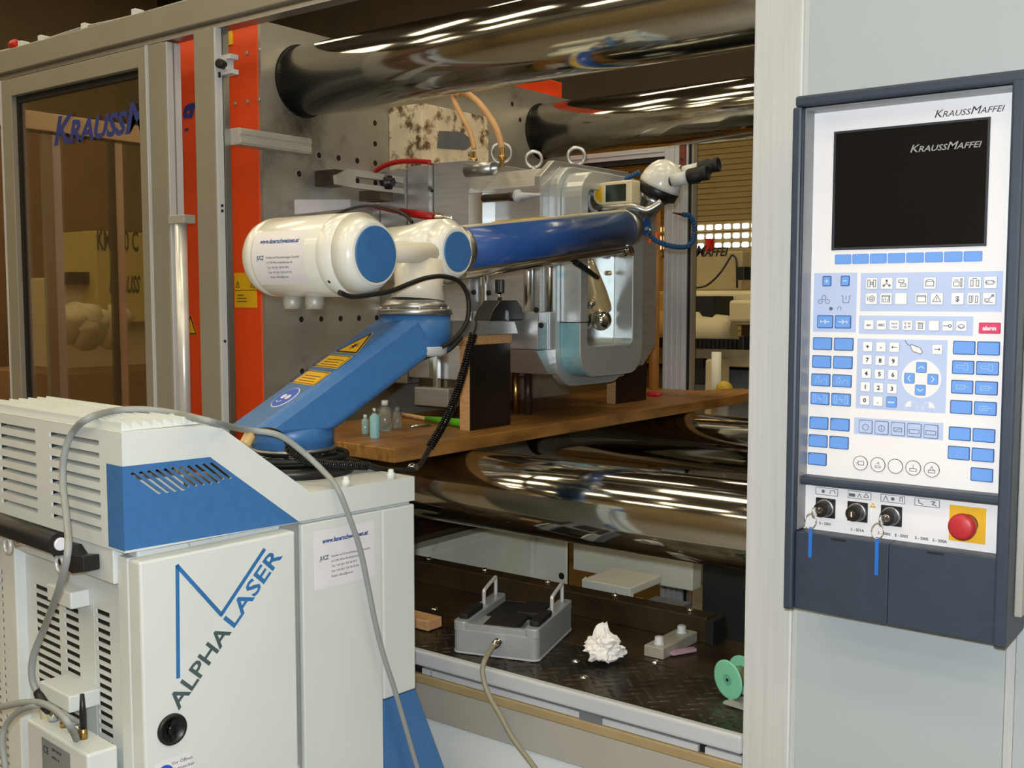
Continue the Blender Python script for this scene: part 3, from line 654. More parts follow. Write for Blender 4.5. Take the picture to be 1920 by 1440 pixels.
for i, s in enumerate(('esc', 'ABC', 'hard|copy', '#1', '#2', '', '#3', '#4')):
    k = key(-.592+i*.0200, 1.5605, .0157, .0158, key_white, edge_grey, .0006)
    if s == 'hard|copy': ktext(k, 'hard\ncopy', .0048, print_black, .0025)
    elif s == '#1': legend(k, [sq(-.003, .003, .001, .001), sq(.003, .003, .0015, .001), sq(-.003, -.003, .001, .0015), sq(.003, -.002, .001, .001)], .0007, icon_grey)
    elif s == '#2': legend(k, [sq(0, -.001, .003, .004), [(-.005, .004), (.005, .004)], [(-.001, -.004), (-.001, .002)], [(.001, -.004), (.001, .002)]], .0008, icon_grey)
    elif s == '#3': legend(k, [[(-.006, 0), (.001, 0)], cc(.0035, 0, .0022, 8)], .001, icon_grey)
    elif s == '#4': legend(k, [[(-.005, 0), (0, .003), (.005, 0), (0, -.003), (-.005, 0)], [(-.005, -.0015), (0, -.0045), (.005, -.0015)]], .0008, icon_grey)
    elif s: ktext(k, s, .0055, print_black, bold=.0001)
k = key(-.412, 1.558, .0305, .0165, mat('alarm_pink', (226, 64, 112), .4), mat('alarm_rim', (196, 60, 100), .4)); ktext(k, 'alarm', .0085, key_white, bold=.0003); k['label'] = 'pink alarm key'
for j, z in enumerate((1.5287, 1.4992, 1.4695, 1.439, 1.3985, 1.369, 1.339)):
    for i in range(2):
        if not (j == 6 and i == 1):
            k = key(-.6672-.0046*(1.5287-z)/.19+i*.0352, z, .0320, .0205, key_blue, key_edge)
            if j == 2: legend(k, [[(-.008, -.005), (-.008, .002), (-.004, .006), (-.002, 0), (-.004, -.005)], [(.001, -.005), (.001, -.001), (.006, .002), (.010, -.001), (.010, -.005)]], .0007, icon_pale)
            if j == 3: legend(k, [sq(-.009, 0, .002, .006), sq(.009, 0, .002, .006), [(-.005, 0), (.005, 0)], [(-.003, .004), (.003, -.004)]], .0007, icon_pale)
            if j >= 4: legend(k, [[(-.0135, .0075), (-.0125, .0075)]], .0014, print_black)
        if not (j == 6 and i == 0):
            k = key(-.4472-.0034*(1.5287-z)/.19+i*.0345, z-.0008, .0320, .0205, key_blue, key_edge)
            if j == 1: legend(k, [[(-.008, .003), (.002, .003), (.002, .006), (.007, .006), (.007, -.004), (.002, -.004), (.002, -.001), (-.008, -.001), (-.010, .001), (-.008, .003)]], .0007, icon_pale)
            if j == 2 or (j == 3 and i == 1): legend(k, [[(-.008, .003), (.004, .003), (.004, -.003), (-.008, -.003), (-.008, .003)], [(.004, .001), (.009, 0)], [(-.005, 0), (.002, 0)]], .0008, icon_pale)
for (x, z), s in zip([(-.593, 1.526), (-.572, 1.526), (-.551, 1.526), (-.593, 1.505), (-.5725, 1.5045), (-.552, 1.5042), (-.594, 1.4833), (-.573, 1.483), (-.552, 1.483), (-.595, 1.462), (-.574, 1.4615), (-.553, 1.461), (-.5955, 1.4405), (-.5745, 1.440)],
                     ['+', '-', '<', '7', '8', '9', '4', '5', '6', '1', '2', '3', '0', '.']):
    k = key(x, z, .0156, .0158, key_white, edge_grey, .0006)
    if s == '<': legend(k, [[(-.004, 0), (.004, 0)], [(-.002, .0015), (-.004, 0), (-.002, -.0015)]], .0009)
    else: ktext(k, s, .0095, print_black, bold=.00025)
k = key(-.486, 1.5245, .0156, .0158, key_white, edge_grey, .0006); legend(k, [[(-.004, 0), (.004, 0)], [(.002, .0015), (.004, 0), (.002, -.0015)]], .0009)
k = key(-.5535, 1.440, .0160, .0168, key_blue, key_edge, .0006); ktext(k, 'enter', .0048, key_white, bold=.0001)
ms = MB(); strokes(ms, [[(-.535, 1.537), (-.532, 1.532), (-.527, 1.529)], [(-.527, 1.529), (-.525, 1.531), (-.512, 1.526), (-.508, 1.5195), (-.511, 1.5165), (-.523, 1.5205), (-.527, 1.529)]], F, .0009, .0008); ms.build('pictogram', icon_grey, cp)
MB().prism([(-.5255, 1.530), (-.512, 1.5255), (-.5085, 1.5195), (-.511, 1.517), (-.523, 1.521), (-.5265, 1.528)], F, .0003, .0006).build('mouse_print', panel_white, cp)
MB().prism(circ(-.509, 1.4785, .0298, 36), F, .0003, .0007).build('cursor_disc', panel_white, cp)
for x, z, a in ((-.509, 1.496, 90), (-.5268, 1.4785, 180), (-.4915, 1.4785, 0), (-.5098, 1.461, 270)):
    k = key(x, z, .0160, .0165, key_blue, key_edge, .0006); c_, s_ = cos(radians(a)), sin(radians(a))
    legend(k, [[(-.0015*c_-.004*s_, -.0015*s_+.004*c_), (.002*c_, .002*s_), (-.0015*c_+.004*s_, -.0015*s_-.004*c_)]], .0010, key_white)
for x, fl_ in ((-.523, 0), (-.4965, 1)):
    mb = MB(); a0 = 90 if fl_ == 0 else 0
    mb.prism([(x, 1.434)]+[(x+.009*cos(radians(a0+t)), 1.434+.009*sin(radians(a0+t))) for t in range(0, 91, 15)], F, .0003, .0006)
    strokes(mb, [[(x+.009*cos(radians(t)), 1.434+.009*sin(radians(t))) for t in range(-20, 201, 20)]], F, .0008, .0008); mb.build('mouse_button_print', panel_white, cp)
for i, x in enumerate((-.593, -.5675, -.542, -.517, -.4918)):
    k = key(x, 1.3983-.0001*i, .0215, .0212, lav, mat('key_edge_slate', (92, 98, 122), .45), .0009)
    legend(k, [[(-.008, .008), (-.0072, .008)]]+[[cc(0, -.001, .005, 8)], [cc(0, -.001, .005, 8), [(0, .002), (0, -.004)]], [sq(0, -.001, .006, .003), [(-.004, -.003), (.004, .001)]], [sq(0, -.002, .0075, .003)], [sq(0, -.002, .0075, .003)]][i], .0008, icon_grey)
rim = mat('ring_outline', (78, 80, 84), .45)
for i, x in enumerate((-.600, -.572, -.5445, -.517, -.489)):
    o = MB().ring(circ(0, 0, .0118, 28), circ(0, 0, .0109, 28), XZ(0), 0, .0012, 0).prism(circ(0, 0, .0109, 28), XZ(0), 0, .0010, 1).build('round_key', [rim, panel_white], cp, local=True)
    o.location = V((x, YP, 1.339))-PO; WORLD[o.name] = Matrix.Translation(V((x, YP, 1.339)))
    ic = [[sq(.001, 0, .0045, .003), [(-.007, 0), (-.0035, 0)]], [[(-.004, -.002), (.004, -.002), (.004, -.005), (-.004, -.005), (-.004, -.002)], [(-.002, .001), (.001, .004), (.002, .001)]], None, [[(0, .005), (0, 0)], sq(0, -.003, .005, .002)], [sq(0, -.003, .005, .002), [(-.003, -.001), (0, .005), (.003, -.001)]]][i]
    if ic: strokes(MB(), ic, XZ(-.0010), .0008, .0004).build('legend', icon_grey, o, local=True)
# switch strip
FS = XZ(YP-.004)
for x, t in ((-.653, 0), (-.599, 1), (-.546, 2), (-.4935, 3)):
    mb = MB(); P = [(-.0185, -.0058), (.0185, -.0058), (.0185, .0058), (-.0185, .0058), (-.0185, -.0058)]
    strokes(mb, [[(x+a, 1.2873+b) for a, b in P]], FS, .0008, .0004)
    if t in (0, 2): mb.prism(circ(x-.006 if t == 0 else x, 1.2873, .0028, 12), FS, 0, .0004)
    if t == 0: strokes(mb, [[(x+.005, 1.285), (x+.007, 1.290), (x+.013, 1.290), (x+.014, 1.286)]], FS, .001, .0004)
    if t == 1: mb.prism([(x-.017, 1.284), (x-.007, 1.284), (x-.007, 1.289), (x-.017, 1.289)], FS, 0, .0004); strokes(mb, [[(x-.003, 1.284), (x, 1.290), (x+.003, 1.284)], [(x+.007, 1.285), (x+.015, 1.285), (x+.011, 1.291), (x+.007, 1.285)]], FS, .001, .0004)
    if t == 2: strokes(mb, [[(x-.015, 1.283), (x-.011, 1.291), (x-.007, 1.283)], [(x+.011, 1.284), (x+.011, 1.291), (x+.015, 1.291), (x+.015, 1.284)]], FS, .001, .0004)
    if t == 3: strokes(mb, [[(x-.013, 1.291), (x-.012, 1.286), (x-.006, 1.284)], [(x+.006, 1.290), (x+.012, 1.290), (x+.008, 1.286), (x+.014, 1.284)]], FS, .0013, .0004)
    mb.build('symbol_plate', icon_grey, cp)
wt = MB(); strokes(wt, [[(-.581, 1.2705), (-.577, 1.277), (-.573, 1.2705), (-.581, 1.2705)], [(-.579, 1.2715), (-.575, 1.2715)]], FS, .0012, .0004); wt.build('warning_print', yellow_plate, cp)
for x, s in ((-.6545, 'S - S001'), (-.601, 'S - S01A'), (-.558, 'S - S002'), (-.531, 'S - S003'), (-.5, 'S - S005'), (-.473, 'S - S00A')):
    text('print', s, .0062, print_black, cp, (x, YP-.0042, 1.2285 if x > -.62 else 1.232), (1, 0, 0), (0, 0, 1), align='CENTER', bold=.0001)
for x in (-.654, -.601, -.547):
    sw = MB().box(x-.0165, x+.0165, YP-.007, YP-.004, 1.2445, 1.2765).build('key_switch', black, cp, bevel=.001)
    MB().lathe((x, YP-.007, 1.2605), (0, -1, 0), [(0, .0150), (.003, .0150), (.004, .0135)], 32).build('switch_ring', aluminium, sw)
    MB().lathe((x, YP-.010, 1.2605), (0, -1, 0), [(0, .0128), (.018, .0118), (.020, .0105)], 32).build('switch_knob', black, sw)
    MB().lathe((x, YP-.0295, 1.2605), (0, -1, 0), [(0, .0065), (.002, .0065), (.003, .0055)], 24).build('lock_barrel', bright_steel if x > -.58 else oily_steel, sw)
    MB().box(x-.0008, x+.0008, YP-.0334, YP-.031, 1.2565, 1.2645).build('pointer', panel_white, sw)
ep = MB().box(-.4595, -.407, YP-.0055, YP-.004, 1.234, 1.2885).build('emergency_stop', yellow_plate, cp); ep['label'] = 'red mushroom emergency stop on a square amber plate'
MB().lathe((-.433, YP-.0055, 1.262), (0, -1, 0), [(0, .0155), (.014, .0155), (.017, .0135), (.021, .0135)], 32).build('collar', mat('dark_red', (120, 40, 44), .4), ep)
MB().lathe((-.433, YP-.0265, 1.2625), (0, -1, 0), [(0, .0165), (.002, .0195), (.010, .0200), (.015, .0180), (.017, .0135), (.0168, .0)], 40, cap=False).build('mushroom_button', mat('stop_red', (184, 44, 52), .4), ep)

# keys left in the switches, each with a ring and a blue strap
def key_bunch(x, dz, L, label):
    t = thing('key_bunch', (x, 1.665, 1.26), label, 'key', 'keys left in the panel switches')
    y = 1.668
    MB().box(x-.0008, x+.0008, y-.012, y+.006, 1.2575, 1.2635).build('key_blade', bright_steel, t)
    MB().lathe((x-.0015, y-.020, 1.2605), (1, 0, 0), [(0, .0085), (.003, .0085)], 20).build('key_bow', bright_steel, t)
    MB().tube([(x-.004+.0115*cos(a)*.8, y-.026+.004*sin(a), 1.249-dz+.0115*sin(a)) for a in [2*pi*k/18 for k in range(18)]], .0008, 6, 1, closed=True).build('split_ring', chrome_bright, t)
    zt = 1.239-dz
    MB().prism(rrect(x-.004, zt-L/2, .0058, L, .002, 2), XZ(y-.024), 0, .0014).build('strap', mat('strap_blue', (34, 108, 200), .45), t)
key_bunch(-.654, .002, .050, 'key with a split ring and short blue strap in the leftmost panel switch')
key_bunch(-.547, .004, .060, 'key with a split ring and longer blue strap in the third panel switch')

# ------------------------------------------------------------------ laser cabinet (own axes: x towards the viewer's right, y along the lettered side, z up)
CA = radians(-5)
cab = thing('laser_cabinet', (-1.548, .985, 0), 'white and blue laser welder cabinet with diagonal lettering and a grey cable over it', 'laser cabinet', rz=CA)
CM = wm(cab); CI = CM.inverted()
nV = (CM.to_3x3() @ V((1, 0, 0))); uV = (CM.to_3x3() @ V((0, 1, 0))); CO = CM.translation
def onx(px, py, x=0.0):
    d = ray(px, py); P0 = CO+nV*x; return EYE+d*((P0-EYE).dot(nV)/d.dot(nV))
def ony(px, py, y=0.0):
    d = ray(px, py); P0 = CO+uV*y; return EYE+d*((P0-EYE).dot(uV)/d.dot(uV))
def lx(px, py, x=0.0): p = CI @ onx(px, py, x); return p.y, p.z
def ly(px, py, y=0.0): p = CI @ ony(px, py, y); return p.x, p.z
XN = lambda x0: (lambda a, b, t: (x0+t, a, b))       # faces the lettered side
YN = lambda y0: (lambda a, b, t: (a, y0-t, b))       # faces the vented end
D = .66                                              # depth of the cabinet to the left
# body
MB().box(-D, -.012, .12, .632, .12, 1.188).box(-.048, -.012, .028, .12, .12, 1.188).build('body', white_paint, cab, local=True, bevel=.004)
MB().prism([(.010, 1.177), (.315, 1.180), (.315, .14), (.010, .14)], XN(-.012), 0, .040).build('front_panel', white_paint, cab, local=True, bevel=.004)
MB().box(-.047, -.012, .010, .03, .14, 1.177).build('corner_strip', white_paint, cab, local=True, bevel=.003)
MB().box(-.016, -.0125, .31, .357, .14, 1.186).build('panel_gap', mat('gap_grey', (150, 152, 152), .6), cab, local=True)
MB().box(-.012, 0, .350, .545, .14, 1.182).build('service_panel', white_paint, cab, local=True, bevel=.003)
MB().box(-.012, 0, .5465, .634, .792, 1.182).build('corner_panel', white_paint, cab, local=True, bevel=.004)
foot = MB().prism([(.5465, .79), (.634, .79), (.72, .585), (.80, .38), (.80, .02), (.5465, .02)], XN(-.012), 0, .012)
foot.build('stabiliser_foot', blue_paint, cab, local=True, bevel=.003)
MB().box(-D, -.02, .40, .62, .02, .12).box(-D, -.02, .04, .2, .02, .12).build('base_frame', black, cab, local=True)
# hood: sheet metal shell with slots cut through
HP = [(0, 1.386), (.176, 1.385), (.372, 1.240), (.634, 1.2385), (.634, 1.189), (0, 1.189)]
SL = []
for i in range(11):
    y0 = .0165+i*.0146; L = .062 if i < 4 else (.055 if i < 9 else .048)
    y1, z1_ = y0+.047*L/.062, 1.3195-.040*L/.062
    SL.append([(y0-.0035, 1.3185), (y0, 1.3205), (y0+.0030, 1.3198), (y1+.0035, z1_+.0005), (y1+.001, z1_-.0015), (y1-.0025, z1_-.0008)])
def holed(poly, hs, fn, t0, t1):
    bm = bmesh.new(); mb = MB()
    for P in [poly]+hs:
        vv = [bm.verts.new((a, b, 0)) for a, b in P]
        for i in range(len(vv)): bm.edges.new((vv[i], vv[(i+1) % len(vv)]))
        n = len(P); mb.add([fn(a, b, t) for t in (t0, t1) for a, b in P], [(i, (i+1) % n, n+(i+1) % n, n+i) for i in range(n)])
    bmesh.ops.triangle_fill(bm, use_beauty=True, use_dissolve=False, edges=bm.edges[:])
    bm.verts.index_update()
    for t in (t0, t1): mb.add([fn(v.co.x, v.co.y, t) for v in bm.verts], [[v.index for v in f.verts] for f in bm.faces])
    bm.free(); return mb
holed(HP, SL, XN(-.004), 0, .004).build('hood_front', white_paint, cab, local=True)
MB().add([(-.004, 0, 1.386), (-.004, .176, 1.385), (-D, .176, 1.385), (-D, 0, 1.386), (-.004, .372, 1.24), (-D, .372, 1.24), (-.004, .634, 1.2385), (-D, .634, 1.2385)], [(0, 1, 2, 3), (1, 4, 5, 2), (4, 6, 7, 5)]).build('hood_top', white_paint, cab, local=True)
MB().box(-D, -.004, .630, .634, 1.189, 1.2385).build('deck_end', white_paint, cab, local=True)
blue_poly = [(0, 1.3315), (.160, 1.3300), lx(560, 978), (0, 1.1935)]
holed(blue_poly, SL, XN(.0), 0, .0008).build('blue_field', blue_paint, cab, local=True)
MB().box(-.0525, .0008, -.0008, 0, 1.193, 1.3315).build('blue_field', blue_paint, cab, local=True)
MB().box(-.09, -.05, .03, .14, 1.20, 1.297).build('inner_unit', white_paint, cab, local=True, bevel=.003)
# vented end of the hood
holes = []
for k in range(8):
    z = 1.3645-k*.0209
    holes += [(-.262, -.077, z-.0062, z+.0022), (-.475, -.318, z-.0062, z+.0022)]
MB().slotted(-D, -.0045, 1.189, 1.3855, holes, YN(.004), 0, .004).build('hood_vent', white_paint, cab, local=True)
lip = MB()
for h in holes:
    lip.hexa([(h[0], .004, h[2]-.001), (h[1], .004, h[2]-.001), (h[1], .016, h[2]+.002), (h[0], .016, h[2]+.002), (h[0], .004, h[2]), (h[1], .004, h[2]), (h[1], .016, h[2]+.003), (h[0], .016, h[2]+.003)])
lip.build('louvre_lips', white_paint, cab, local=True)
MB().box(-D+.02, -.12, .05, .16, 1.20, 1.36).build('inner_box', mat('inner_grey', (88, 92, 98), .6, stain=(14, .5, .55, (150, 152, 150))), cab, local=True)
MB().box(-.46, -.36, .03, .05, 1.23, 1.33).build('inner_blue_unit', blue_paint, cab, local=True)
# fins on the hood top
fin = MB().prism([(0, 0), (.0185, 0), (.0185, .004), (.003, .0145), (0, .0145)], lambda a, b, t: (-.012-t, a, b), 0, .568)
f0 = fin.build('louvre_fin', white_paint, cab, local=True, bevel=.0008); f0.location = (-.006, .010, 1.386)
for k in range(1, 8): inst(f0, (-.006-.0005*k, .010+k*.0190, 1.386), cab)
# lower vented end
MB().slotted(-D, -.048, .14, 1.13, [(x0, x1, z-.0095, z) for x0, x1 in ((-.160, -.112), (-.283, -.228), (-.405, -.305), (-.565, -.50), (-.645, -.58)) for z in [1.062-k*.0165 for k in range(30)]], YN(.030), 0, .003).build('end_vent_panel', white_paint, cab, local=True)
MB().box(-.50, -.44, .005, .028, .14, 1.135).build('end_rib', white_paint, cab, local=True, bevel=.003)
MB().box(-.221, -.168, .0265, .0295, .14, 1.075).build('end_rib', white_paint, cab, local=True)
MB().box(-D+.01, -.05, .112, .119, .14, 1.18).build('vent_shade_sheet', mat('vent_shade_dark', (58, 62, 64), .6), cab, local=True)  # dark sheet added behind the slots, its colour standing in for shade inside
MB().box(-D, -.048, .004, .03, 1.128, 1.189).build('end_band', white_paint, cab, local=True, bevel=.002)
# deck, clips
for px, py in ((649, 905), (733, 891)):
    p = CI @ at(px, py+6, 'z', 1.240); MB().lathe((p.x, p.y, 1.239), (0, 0, 1), [(0, .0085), (.012, .0085), (.013, .006), (.019, .0055), (.020, .004)], 16).build('deck_button', white_paint, cab, local=True)
# lettering and emblem on the front panel
XL = .0284
em = MB(); strokes(em, [[(.0735, .971), (.0770, 1.159), (.158, 1.059), (.2475, 1.157)]], XN(.028), .0068, .0006); em.build('emblem', mat('emblem_blue', (46, 112, 176), .45), cab, local=True)
ex = V((0, .277-.068, 1.141-.921)); ey = V((0, -ex.z, ex.y))
a0 = V((XL, .0735, .9150)); full = ex.length*1.01
text('lettering', 'ALPHA', .042, mat('letter_slate', (70, 88, 92), .45), cab, a0, ex, ey, bold=.0008, width=full*.497, local=True)
text('lettering', 'LASER', .042, MATS['emblem_blue'], cab, a0+ex.normalized()*full*.507, ex, ey, bold=.0008, width=full*.493, local=True)
cy_, cz_ = lx(322, 1367, .028)
lk = MB().lathe((.028, cy_, cz_), (1, 0, 0), [(0, .0265), (.004, .0265), (.006, .0245), (.0055, .021), (.003, .020), (.003, .0)], 36, cap=False).build('round_lock', black, cab, local=True)
MB().prism(rrect(cy_, cz_, .010, .034, .004), XN(.031), 0, .004).lathe((.031, cy_, cz_), (1, 0, 0), [(0, .011), (.004, .009)], 20).build('lock_grip', black_gloss, cab, local=True)
a_, b_ = lx(290, 1427, .028), lx(357, 1412, .028)
MB().prism([(a_[0], .835), (b_[0], .8365), (b_[0], .76), (a_[0], .76)], XN(.028), 0, .0005).build('notice_label', label_white, cab, local=True)
MB().prism(circ(a_[0]+.018, .813, .0155, 24), XN(.0285), 0, .0004).build('notice_symbol', mat('sign_blue', (44, 92, 206), .45), cab, local=True)
for i, s in enumerate(('Vor \u00d6ffnen', 'Netzstecker', 'ziehen')): text('print', s, .0085, icon_grey, cab, (.0287, a_[0]+.030, .824-i*.011), (0, 1, 0), (0, 0, 1), local=True)
# address sticker on the service panel
MB().prism([(.378, 1.163), (.525, 1.163), (.525, 1.052), (.378, 1.052)], XN(0), 0, .0004).build('address_label', label_white, cab, local=True)
LINES = ('Handel und Dienstleistungen GesmbH', 'A-1190 Wien Rudolfstrasse 4b', 'Tel.: +43 (0)1 328 96 94 0', 'Fax: +43 (0)1 328 96 94 94', 'Email: office@jucz.at')
def sticker(parent, org, ex, ey, k, local):
    """org = lower left of the web address, k = scale"""
    ex, ey = V(ex).normalized(), V(ey).normalized(); P = lambda a, b: V(org)+ex*a*k+ey*b*k
    text('print', 'www.laserschweissen.at', .0125*k, print_blue, parent, P(0, 0), ex, ey, shear=.2, bold=.0004, width=.112*k, local=local)
    text('print', 'JUCZ', .0115*k, mat('print_teal', (60, 96, 120), .5), parent, P(-.006, -.032), ex, ey, shear=.15, bold=.0003, width=.022*k, local=local)
    for i, s in enumerate(LINES): text('print', s, .0062*k, icon_grey, parent, P(.021, -.030-i*.0098), ex, ey, local=local, width=(.095, .075, .062, .066, .052)[i]*k)
sticker(cab, (.0006, .397, 1.1385), (0, 1, 0), (0, 0, 1), 1, True)
# handle bar with end bracket
hb0, hb1 = ly(0, 985, -.05), ly(113, 1030, -.05)
zc = (hb0[1]+hb1[1])/2+.006
MB().cyl((-.64, -.05, zc), (hb1[0], -.05, zc), .0195, n=28).build('handle_bar', black, cab, local=True)
MB().lathe((hb1[0], -.05, zc), (1, 0, 0), [(0, .0110), (.003, .0110), (.004, .009)], 28).build('end_cap', label_white, cab, local=True)
br = [ly(*p, -.012) for p in ((122, 1018), (138, 1022), (150, 1040), (171, 1041), (172, 1070), (150, 1073), (126, 1056), (112, 1036))]
MB().prism(br, YN(.003), 0, .030).build('handle_bracket', black, cab, local=True, bevel=.002)
for px, py in ((14, 1020), (112, 1055)):
    a, b = ly(px, py+2, -.045); MB().tube([(a+.0135*cos(t), -.045, b+.0135*sin(t)) for t in [2*pi*k/20 for k in range(20)]], .0036, 8, 1, closed=True).build('chrome_ring', MATS['satin_rod'], cab, local=True)
a, b = ly(32, 1018, -.03); MB().cyl((a, .003, b), (a, -.034, b), .006, n=14).build('ring_stud', chrome_bright, cab, local=True)

# power supply box hung on the vented end
ps = thing('power_supply_box', tuple(CM @ V((-.17, -.03, .62))), 'pale grey power supply box with sockets hanging on the vented end of the cabinet', 'box', rz=CA)
xa, za = ly(50, 1352, -.05); xb_, zb_ = ly(163, 1412, -.05)
def cbox(name, x0, x1, y0, y1, z0, z1, m, parent, bevel=.003):
    mb = MB().box(x0, x1, y0, y1, z0, z1); mb.v = [tuple(CM @ V(p)) for p in mb.v]; return mb.build(name, m, parent, bevel=bevel)
def cadd(mb, name, m, parent, bevel=0): mb.v = [tuple(CM @ V(p)) for p in mb.v]; return mb.build(name, m, parent, bevel=bevel)
zt_ = (za+zb_)/2
cbox('case', xa, xb_, -.05, .004, .45, zt_, white_paint, ps, .004)
l0, l1 = ly(78, 1372, -.0505), ly(131, 1405, -.0505)
cbox('rating_plate', l0[0], l1[0], -.0512, -.05, zt_-.075, zt_-.015, mat('plate_grey', (150, 154, 160), .4, .3), ps, 0)
text('plate_print', 'CE', .018, print_black, ps, tuple(CM @ V((l0[0]+.006, -.0515, zt_-.040))), tuple(CM.to_3x3() @ V((1, 0, 0))), (0, 0, 1))
text('plate_print', '230 V 50 Hz', .007, print_black, ps, tuple(CM @ V((l0[0]+.040, -.0515, zt_-.028))), tuple(CM.to_3x3() @ V((1, 0, 0))), (0, 0, 1))
text('plate_print', 'MAX 6 A', .007, print_black, ps, tuple(CM @ V((l0[0]+.040, -.0515, zt_-.042))), tuple(CM.to_3x3() @ V((1, 0, 0))), (0, 0, 1))
for px, py, r, h, m in ((88, 1332, .012, .045, cream), (100, 1345, .008, .02, bright_steel), (120, 1383, .006, .010, brass), (134, 1380, .005, .008, brass), (147, 1392, .008, .016, bright_steel)):
    a, b = ly(px, py, -.022); cadd(MB().lathe((a, -.022, zt_), (0, 0, 1), [(0, r), (h, r), (h+.003, r*.7)], 16), 'socket', m, ps)
a, b = ly(157, 1400, -.022); cadd(MB().lathe((a, -.022, zt_), (0, 0, 1), [(0, .007), (.014, .007), (.016, .005), (.018, .005)], 16), 'plug_base', brass, ps); cadd(MB().lathe((a, -.022, zt_+.018), (0, 0, 1), [(0, .0055), (.03, .0055), (.06, .0035)], 16), 'plug', black, ps)
c0, c1 = ly(74, 1292, -.03), ly(130, 1330, -.03)
cbox('socket_hood', c0[0], c1[0], -.03, .027, c1[1]-.008, c1[1]+.022, white_paint, ps)
c0, c1 = ly(70, 1100, -.02), ly(120, 1136, -.02)
tag(cbox('junction_cover', c0[0]+.01, c1[0], -.008, .027, c1[1]-.010, c1[1]+.020, white_paint, None), 'small white cover box high on the vented end of the cabinet', 'cover')

# ------------------------------------------------------------------ laser arm
XA = -1.64
arm = thing('articulated_laser', (-1.73, 1.50, 1.24), 'blue articulated laser arm with a white counterweight and long blue upper tube', 'laser arm')
BC = V((-1.735, 1.505, 0)); TC = V((-1.648, 1.79, 0))
MB().cyl((BC.x, BC.y, 1.2385), (BC.x, BC.y, 1.262), .125, n=48).build('base_plate', black, arm)
MB().cyl((BC.x, BC.y, 1.262), (BC.x, BC.y, 1.285), .088, n=48).build('bearing_ring', black_gloss, arm)
MB().lathe((BC.x, BC.y, 1.285), (0, 0, 1), [(0, .088), (.008, .090), (.010, .086)], 56).build('silver_ring', aluminium, arm)
MB().lathe((BC.x, BC.y, 1.295), (0, 0, 1), [(0, .086), (.040, .086), (.043, .083)], 56).build('base_cover', blue_paint, arm)
# slanted lower arm, box section
A0 = V((BC.x+.002, BC.y-.03, 1.335)); A1 = V((TC.x, TC.y-.03, 1.520))
d = (A1-A0).normalized(); side = d.cross(V((0, 0, 1))).normalized(); top = side.cross(d).normalized()
sec = [(-.062, -.05), (.062, -.05), (.074, -.038), (.075, .032), (.060, .052), (-.060, .052), (-.075, .032), (-.074, -.038)]
S0 = [A0+side*a+top*b for a, b in sec]; S1 = [A1+side*a*.96+top*b for a, b in sec]
S0 = [p+d*((1.334-p.z)/d.z) for p in S0]                     # foot cut level with the base cover
S1 = [p+d*(((1.555 if k in (3, 4, 5, 6) else 1.498)-p.z)/d.z)*(.8 if k in (3, 4, 5, 6) else .5) for k, p in enumerate(S1)]
n = len(sec); la = MB().add(S0+S1, [[i, (i+1) % n, n+(i+1) % n, n+i] for i in range(n)]+[list(range(n))[::-1], list(range(n, 2*n))])
la.build('lower_arm', blue_paint, arm, bevel=.006)
def on_top(u, w, h=.0525): return A0+d*u+side*w+top*h
TF = lambda a, b, t: tuple(on_top(b, a, .0522+t))
wt = MB(); P = [(-.043, .202), (.058, .202), (.007, .282)]; wt.prism(P, TF, 0, .0012, 0)
strokes(wt, [[(-.038, .205), (.053, .205), (.007, .2765), (-.038, .205)]], lambda a, b, t: TF(a, b, t+.0012), .005, .0004, 1)
wt.prism(circ(+.007, .228, .007, 10), lambda a, b, t: TF(a, b, t+.0012), 0, .0005, 1)
strokes(wt, [[(+.007+.013*cos(t), .228+.013*sin(t)), (+.007-.013*cos(t), .228-.013*sin(t))] for t in (0, .8, 1.6, 2.4)]+[[(+.007, .228), (.026, .228)]], lambda a, b, t: TF(a, b, t+.0012), .0016, .0004, 1)
wt.build('laser_warning_sign', [yellow, print_black], arm)
for b0, b1 in ((.146, .192), (.084, .132)):
    wl = MB().prism([(-.043, b0), (.058, b0), (.058, b1), (-.043, b1)], TF, 0, .0012, 0)
    strokes(wl, [[(-.058, b0+.003), (.055, b0+.003), (.055, b1-.003), (-.058, b1-.003), (-.058, b0+.003)]]+[[(-.030, b0+.011+k*.009), (.044-.008*(k % 2), b0+.011+k*.009)] for k in range(3)], lambda a, b, t: TF(a, b, t+.0012), .0018, .0004, 1)
    wl.build('warning_label', [yellow, print_black], arm)
gs = MB().prism(circ(.012, .036, .034, 32), TF, 0, .0010, 0).prism(circ(.012, .036, .032, 32), TF, .001, .0014, 1)
gs.prism(circ(.002, .038, .008, 12), TF, .0014, .0018, 0).prism(circ(.022, .038, .008, 12), TF, .0014, .0018, 0)
strokes(gs, [[(-.004+.0028*k, .023-.005*sin(k*.5)) for k in range(8)]], lambda a, b, t: TF(a, b, t+.0014), .0018, .0004, 0)
gs.build('goggles_sign', [label_white, MATS['sign_blue']], arm)
